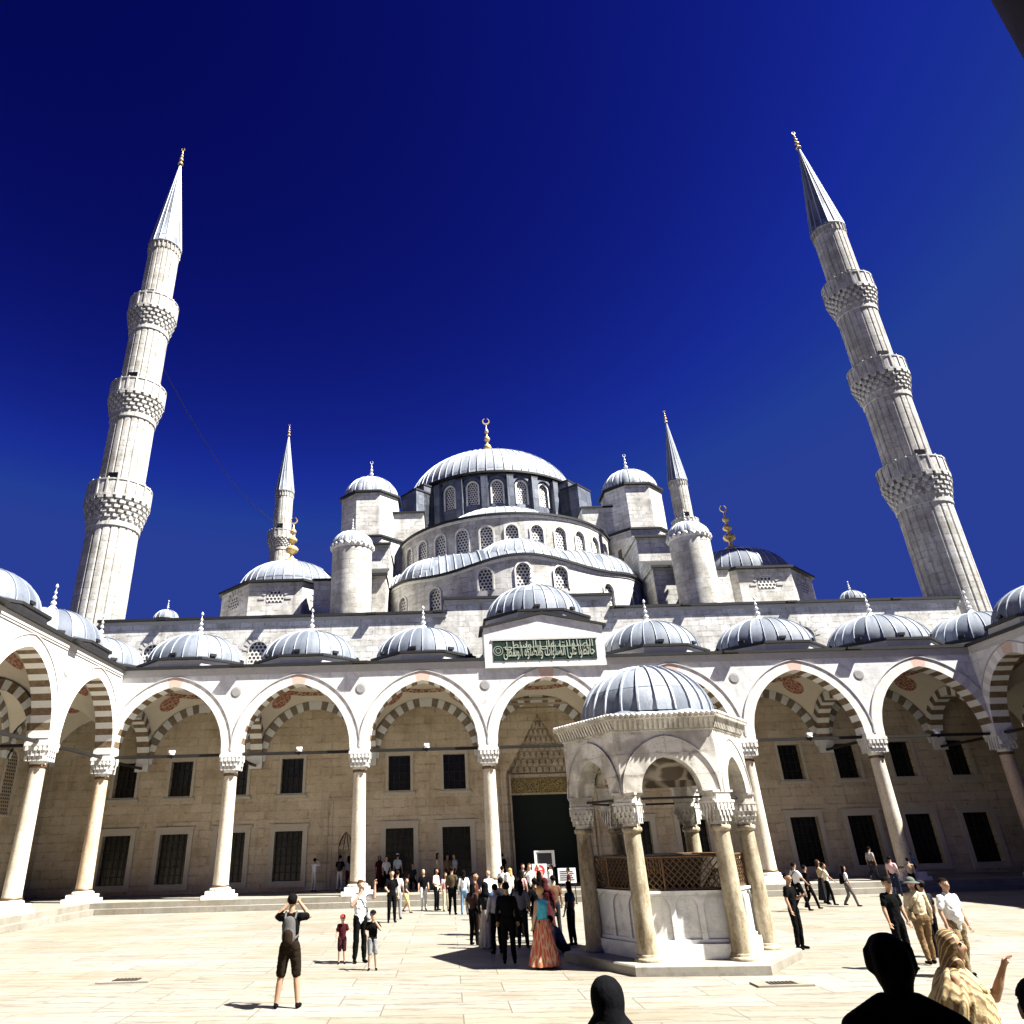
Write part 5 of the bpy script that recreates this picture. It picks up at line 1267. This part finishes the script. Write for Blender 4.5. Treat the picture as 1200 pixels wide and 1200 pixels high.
SITL = ((((.15, -.42, 1.28)), (.13, -.60, .86)), ((.13, -.40, 1.26), (.16, -.58, .86)))
person('person in grey blue shirt sitting on the ground against the fountain platform in the shade', -2.6, -18.7, 1.62, 255, z=-.78, top=(.10, .115, .15), bot=DGREY, stance=SITL, lean=.55, hair='short', arms=('fwd', 'fwd'), sleeve='long', wide=1.1, group=CG)
for x, y, H, f, kw, lab in (
    (-4.05, -15.6, 1.66, 170, dict(top=DGREY, bot=BLACK), 'man in dark grey shirt at the back of the shaded crowd'),
    (-3.5, -15.0, 1.6, 200, dict(top=BLACK, bot=BLACK, hair='scarf', hat=BLACK), 'woman in black headscarf at the back of the shaded crowd'),
    (-2.35, -15.0, 1.66, 190, dict(top=(.10, .05, .03), bot=DGREY), 'man in brown shirt behind the maroon coat'),
    (-4.95, -16.6, 1.6, 140, dict(top=(.05, .03, .025), bot=BLACK, hair='long'), 'woman in dark brown top left of the pale grey skirt'),
    (-2.2, -17.3, 1.58, 230, dict(top=NAVY, bot=BLACK, hair='long'), 'woman in navy top close to the left fountain column')):
    person(lab, x, y, H, f, far=True, group=CG, **kw)
# crowd at the portal
for i, (x, y, H, f, kw, lab) in enumerate((
    (-4.12, -9.0, 1.66, 200, dict(top=WHITE, bot=BLUE, hair='none', skin='fair'), 'bald man in white shirt beside the portal column'),
    (-3.26, -4.0, 1.68, 150, dict(top=WHITE, bot=BEIGE), 'man in white shirt nearest the portal column'),
    (-3.06, -6.0, 1.64, 230, dict(top=CREAM, bot=GREY, hair='long', hc='blond'), 'blonde woman in cream top in the portal crowd'),
    (-2.2, -2.5, 1.72, 30, dict(top=DGREY, bot=BLACK, skin='fair'), 'man in dark grey shirt before the portal door'),
    (-1.96, -3.4, 1.74, 350, dict(top=WHITE, bot=BLACK, hair='bun', hc='brown', skin='fair', arms=('face', 'down')), 'woman in white top with a hand to her face at the portal'),
    (-1.55, -3.0, 1.70, 20, dict(top=(.55, .16, .12), bot=BLACK, skin='fair', hair='none'), 'bald man in red shirt before the white board'),
    (-3.42, -9.6, 1.58, 180, dict(top=(.60, .57, .5), bot=DGREY, hair='scarf', hat=(.6, .56, .48)), 'woman in cream headscarf in the portal crowd'),
    (-2.77, -8.0, 1.60, 160, dict(top=PINK, bot=BLACK, hair='long'), 'woman in pink top with long black hair in the portal crowd'),
    (-2.2, -9.5, 1.62, 185, dict(top=BLACK, bot=BLACK, hair='long', hc='black'), 'woman in black with long hair in the portal crowd'),
    (-.95, -3.2, 1.66, 270, dict(top=BLACK, bot=BLACK, sleeve='long'), 'person in black between the two white boards'),
    (-1.6, -8.2, 1.6, 120, dict(top=WHITE, bot=BLACK, hair='scarf', hat=WHITE), 'woman in white headscarf at the right of the portal crowd'),
    (-.15, -2.9, 1.5, 260, dict(top=MAROON, bot=DGREY), 'person in dark red shirt beside the left fountain column'))):
    person(lab, x, y, H, f, far=True, group=PG, stance='step' if i % 3 == 0 else 'stand', **kw)
# on the raised gallery
G = .48
for x, y, H, f, kw, lab in (
    (-13.06, 4.3, 1.62, 150, dict(top=WHITE, bot=(.62, .58, .5), sleeve='long', arms=('cam', 'cam')), 'person dressed in white photographing the gallery wall'),
    (-11.66, 4.4, 1.72, 175, dict(top=BLACK, bot=(.5, .48, .44), bag=('backpack', DGREY)), 'man in dark top and pale trousers at the left prayer niche'),
    (-11.21, 4.6, 1.68, 200, dict(top=GREY, bot=MAROON, hair='long'), 'woman in grey top with long hair at the left prayer niche'),
    (-9.07, 4.0, 1.62, 20, dict(top=(.62, .6, .58), bot=BLACK, skin='fair'), 'person in patterned white shirt under the gallery left of the portal'),
    (-9.5, 4.6, 1.64, 10, dict(top=MAROON, bot=BLACK, legs='dress', dress=(MAROON, .1, .3), hair='scarf', hat=MAROON), 'woman in dark red robe and headscarf under the gallery'),
    (-8.45, 4.0, 1.74, 160, dict(top=(.35, .42, .47), bot=BLACK, hair='cap', hat=WHITE), 'man in pale blue shirt and white cap under the gallery'),
    (-6.24, 3.5, 1.72, 80, dict(top=BEIGE, bot=BLACK, hair='long'), 'woman in beige top with long dark hair between the gallery windows'),
    (-5.73, 4.0, 1.62, 30, dict(top=(.22, .15, .08), bot=DGREY, hair='short', hc='brown'), 'person in brown top under the gallery right of the long haired woman'),
    (-5.35, 3.6, 1.66, 300, dict(top=(.25, .28, .36), bot=DGREY), 'person in grey blue shirt before the second dark lower window'),
    (-2.69, 4.5, 1.60, 200, dict(top=BLACK, bot=BLACK), 'person in black beside the portal frame'),
    (15.4, .2, 1.50, 120, dict(top=(.30, .27, .26), bot=DGREY, lean=.15, stance='walk'), 'person in grey shirt walking on the gallery step at right'),
    (17.18, -.3, 1.20, 100, dict(top=BLUE, bot=DGREY, arms=('fwd', 'bend'), hair='short', hc='brown'), 'person in blue shirt under the dark right end of the front gallery')):
    person(lab, x, y, H, f, z=G, far=True, group=BG, **kw)
person('person in dark clothes sitting on the gallery edge below a lower window', -7.65, 3.8, 1.6, 20, z=G - .36, top=DGREY, bot=BLACK, stance=((((.17, -.36, .72)), (.15, -.2, .44)), ((.15, -.34, .70), (.16, -.14, .44))), lean=.2, far=True)
# right
person('young man in black with headscarf looking down at his phone beside the fountain', 3.36, -19.3, 1.72, 40, top=BLACK, bot=BLACK, hair='short', arms=('down', 'phone'))
person('man in white t-shirt with a bag strap walking right', 7.78, -9.0, 1.66, 110, top=WHITE, bot=BLACK, stance='walk', arms=('fwd', 'back'), bag=('bag', BLACK), far=True, group=RG)
person('person dressed in black striding behind the man with the bag strap', 8.51, -8.2, 1.52, 100, top=BLACK, bot=BLACK, stance='walk', sleeve='long', arms=('back', 'fwd'), far=True, group=RG)
person('woman in tan top and wide dark skirt walking right', 10.26, -5.5, 1.62, 80, top=(.42, .33, .2), bot=BLACK, legs='skirt', dress=(DGREY, .12, .34), hair='long', hc='brown', arms=('face', 'down'), far=True, group=RG)
person('woman in white top with a dark bag beside the wide dark skirt', 9.99, -6.6, 1.54, 75, top=(.66, .6, .5), bot=BLACK, hair='bun', stance='step', arms=('fwd', 'down'), bag=('bag', KHAKI), far=True, group=RG)
person('woman in white top and grey trousers with a black backpack', 10.33, -7.6, 1.46, 85, top=WHITE, bot=(.10, .095, .09), hair='long', stance='walk', bag=('backpack', BLACK), far=True, group=RG)
person('person in pink shirt and dark jeans walking up to the gallery steps', 14.69, -3.0, 1.62, 140, top=(.62, .42, .42), bot=NAVY, stance='step', hair='short', far=True, group=RG)
person('person in beige top beside the pink shirt at the gallery steps', 16.1, -1.9, 1.5, 150, top=(.36, .27, .2), bot=BLACK, hair='bun', far=True, group=RG)
person('man in black cap and black t-shirt standing behind the silhouetted man', 4.12, -22.9, 1.73, 15, top=BLACK, bot=BLACK, hair='cap', hat=BLACK, skin='tan', arms=('down', 'down'))
person('person in loose cream jacket and brown trousers with a grey hat', 4.98, -22.3, 1.68, 175, top=(.56, .46, .30), sleeve='long', bot=(.16, .10, .05), hair='hat', hat=(.10, .11, .10), wide=1.15, stance='step', bag=('bag', KHAKI))
person('stout man in white t-shirt and khaki trousers walking towards the camera', 4.74, -24.0, 1.74, 15, top=WHITE, bot=KHAKI, skin='tan', wide=1.2, stance='step', hair='short')
person('person in dark cap and grey top behind the cream jacket', 5.74, -21.3, 1.56, 200, top=DGREY, bot=BLACK, hair='cap', hat=DGREY)
# foreground
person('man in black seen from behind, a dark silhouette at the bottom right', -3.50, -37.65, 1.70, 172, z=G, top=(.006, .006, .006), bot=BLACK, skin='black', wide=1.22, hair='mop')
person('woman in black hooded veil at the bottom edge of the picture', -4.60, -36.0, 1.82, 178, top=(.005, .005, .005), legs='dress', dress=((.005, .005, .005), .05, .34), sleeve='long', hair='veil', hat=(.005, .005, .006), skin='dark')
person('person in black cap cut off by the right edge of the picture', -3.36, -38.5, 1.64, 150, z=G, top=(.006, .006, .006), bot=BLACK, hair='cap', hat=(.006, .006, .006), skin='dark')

# woman in the golden headscarf: striped scarf, shawl draped over body, raised hand
def stripes(name, c1, c2, scale, dirn='Z', dist=2.0, lo=.55, hi=.8):
    m, nt, b = new_mat(name); g = N(nt, 'ShaderNodeTexCoord').outputs['Object']
    w_ = N(nt, 'ShaderNodeTexWave', wave_type='BANDS', bands_direction=dirn); w_.inputs['Scale'].default_value = scale; w_.inputs['Distortion'].default_value = dist; w_.inputs['Detail'].default_value = 3
    L(nt, g, w_.inputs['Vector']); n_ = noise(nt, g, 60, 3, .7); n2_ = noise(nt, g, 7, 4, .6)
    col = mixc(nt, ramp(nt, w_.outputs['Fac'], lo, hi), c1, c2); col = mixc(nt, mmath(nt, 'MULTIPLY', ramp(nt, n_, .45, .6), .45), col, mixc(nt, 1.0, col, (.55, .5, .42), 'MULTIPLY'))
    col = mixc(nt, mmath(nt, 'MULTIPLY', ramp(nt, n2_, .45, .65), .5), col, mixc(nt, 1.0, col, (.6, .52, .4), 'MULTIPLY'))
    L(nt, col, b.inputs['Base Color']); b.inputs['Roughness'].default_value = .8
    bp = N(nt, 'ShaderNodeBump'); bp.inputs['Strength'].default_value = .4; bp.inputs['Distance'].default_value = .01; L(nt, w_.outputs['Fac'], bp.inputs['Height']); L(nt, bp.outputs[0], b.inputs['Normal'])
    return m
SCARF = stripes('brown gold striped scarf', (.11, .058, .02), (.40, .29, .13), 10, 'DIAGONAL', 3.0, .78, .95)
SHAWL = stripes('golden shawl weave', (.40, .315, .165), (.17, .10, .033), 6, 'X', 4.0, .6, .9)
gw = person('woman in golden yellow headscarf and shawl, turned right with one hand raised', -.86, -33.5, 1.78, 54, top=(.52, .34, .11), sleeve='none', bot=(.5, .36, .15), legs='skirt', dress=((.5, .36, .15), .06, .34), hair='scarf', hat=SCARF, skin='tan', arms=('down', ((.26, -.22, 1.20), (.28, -.34, 1.43))), wide=1.05, head_turn=-8, lean=.03)
t = MB(); rows = []
for i in range(31):
    q = i / 30; row = []
    zz = 1.475 - .75 * q
    for j in range(121):
        a = 2 * pi * j / 120
        rr = .115 + .185 * min(1, q * 3.4) ** .6 + .07 * q
        ph = a + 1.1 * q
        fold = min(1, q * 3) * (.024 * sin(9 * ph) + .014 * sin(17 * ph + 1.3) + .008 * sin(31 * ph + 4 * q))
        row.append(((rr * 1.06 + fold) * cos(a), (rr * .74 + fold) * sin(a) + .02, zz + .10 * max(0, cos(a)) * q - .06 * sin(a) * q + .02 * sin(5 * a)))
    rows.append(row)
t.grid(rows, 0)
sh = obj('shawl', t, [SHAWL], gw)
cw = blob([((-.15, -.05, 1.42), .032, (-.02, -.19, 1.31), .03, 1, 0), ((-.02, -.19, 1.31), .03, (.14, -.15, 1.36), .032, 1, 0), ((.14, -.15, 1.36), .032, (.19, .04, 1.43), .035, 1, 0), ((-.16, -.03, 1.36), .026, (.0, -.22, 1.22), .024, 1, 0), ((.0, -.22, 1.22), .024, (.18, -.16, 1.29), .026, 1, 0), ((-.18, .0, 1.28), .022, (.02, -.235, 1.10), .02, 1, 0), ((.02, -.235, 1.10), .02, (.22, -.15, 1.2), .022, 1, 0), ((-.17, .0, 1.42), .05, (.17, .05, 1.42), .05, 1, 0)], .011, 2)
cw.materials.append(SHAWL); obj('shawl_folds', cw, None, sh)
PRINT = scroll('orange red floral print', (.60, .10, .045), (.66, .40, .25), 11, .05, .16, .8)
for ch in og.children:
    if ch.name.startswith('skirt'): ch.data.materials[0] = PRINT
SUN, SKYMUL, SKYSTR, EXPO, DB = 5, ((.068, 4, .055), (.0122, 4.9, .12), (.0315, 3, .75)), .1, 2.0, 1
# ------------------------------------------------------------------ camera, sun, sky
PITCH, YAW, ROLL = .46533574, -.00171831344, -.0276572337
cd = bpy.data.cameras.new('camera'); cam = bpy.data.objects.new('camera', cd); COL.objects.link(cam); SC.camera = cam
fw = Vector((sin(YAW) * cos(PITCH), cos(YAW) * cos(PITCH), sin(PITCH))); rt = Vector((cos(YAW), -sin(YAW), 0)); up = rt.cross(fw)
r2_ = rt * cos(ROLL) + up * sin(ROLL); u2_ = -rt * sin(ROLL) + up * cos(ROLL)
mw_ = Matrix((r2_, u2_, -fw)).transposed().to_4x4(); mw_.translation = Vector((-.8262187685 * S, -6.1727819411 * S, (.2800244633 + .11) * S))
cam.matrix_world = mw_
cd.sensor_width = 36; cd.lens = 869.889 / 1200 * 36; cd.shift_x = 87.734 / 1200; cd.shift_y = -48.3465 / 1200
cd.clip_start = .05; cd.clip_end = 8000
EL, AZ = radians(54.5), radians(90 + 23)
sd = bpy.data.lights.new('sun', 'SUN'); so = bpy.data.objects.new('sun', sd); COL.objects.link(so)
sd.energy = SUN; sd.angle = radians(.5); sd.color = (1.0, .978, .915)
dirn = Vector((sin(AZ) * cos(EL), cos(AZ) * cos(EL), sin(EL)))
so.rotation_euler = dirn.to_track_quat('Z', 'Y').to_euler(); so.location = dirn * 100
w = bpy.data.worlds.new('World'); SC.world = w; w.use_nodes = True
nt = w.node_tree; bg = nt.nodes['Background']
sky = nt.nodes.new('ShaderNodeTexSky'); sky.sky_type = 'NISHITA'; sky.sun_disc = False; sky.sun_elevation = EL; sky.sun_rotation = AZ
sky.altitude = 2500; sky.air_density = 1.0; sky.dust_density = .0; sky.ozone_density = 4.0
sx_ = N(nt, 'ShaderNodeSeparateXYZ'); L(nt, sky.outputs[0], sx_.inputs[0]); cb_ = N(nt, 'ShaderNodeCombineXYZ')
for k_, (A__, g_, mx_) in enumerate(SKYMUL):          # grade the clear sky to the deep polarised blue of the photograph
    L(nt, mmath(nt, 'MINIMUM', mmath(nt, 'MULTIPLY', mmath(nt, 'POWER', sx_.outputs[k_], g_), A__), mx_), cb_.inputs[k_])
L(nt, cb_.outputs[0], bg.inputs[0]); bg.inputs[1].default_value = SKYSTR
SC.view_settings.view_transform = 'Standard'; SC.view_settings.look = 'None'; SC.view_settings.exposure = EXPO; SC.view_settings.gamma = 1
SC.render.engine = 'CYCLES'; SC.cycles.use_denoising = True
SC.cycles.max_bounces = 6; SC.cycles.diffuse_bounces = DB; SC.cycles.glossy_bounces = 3; SC.cycles.transmission_bounces = 2
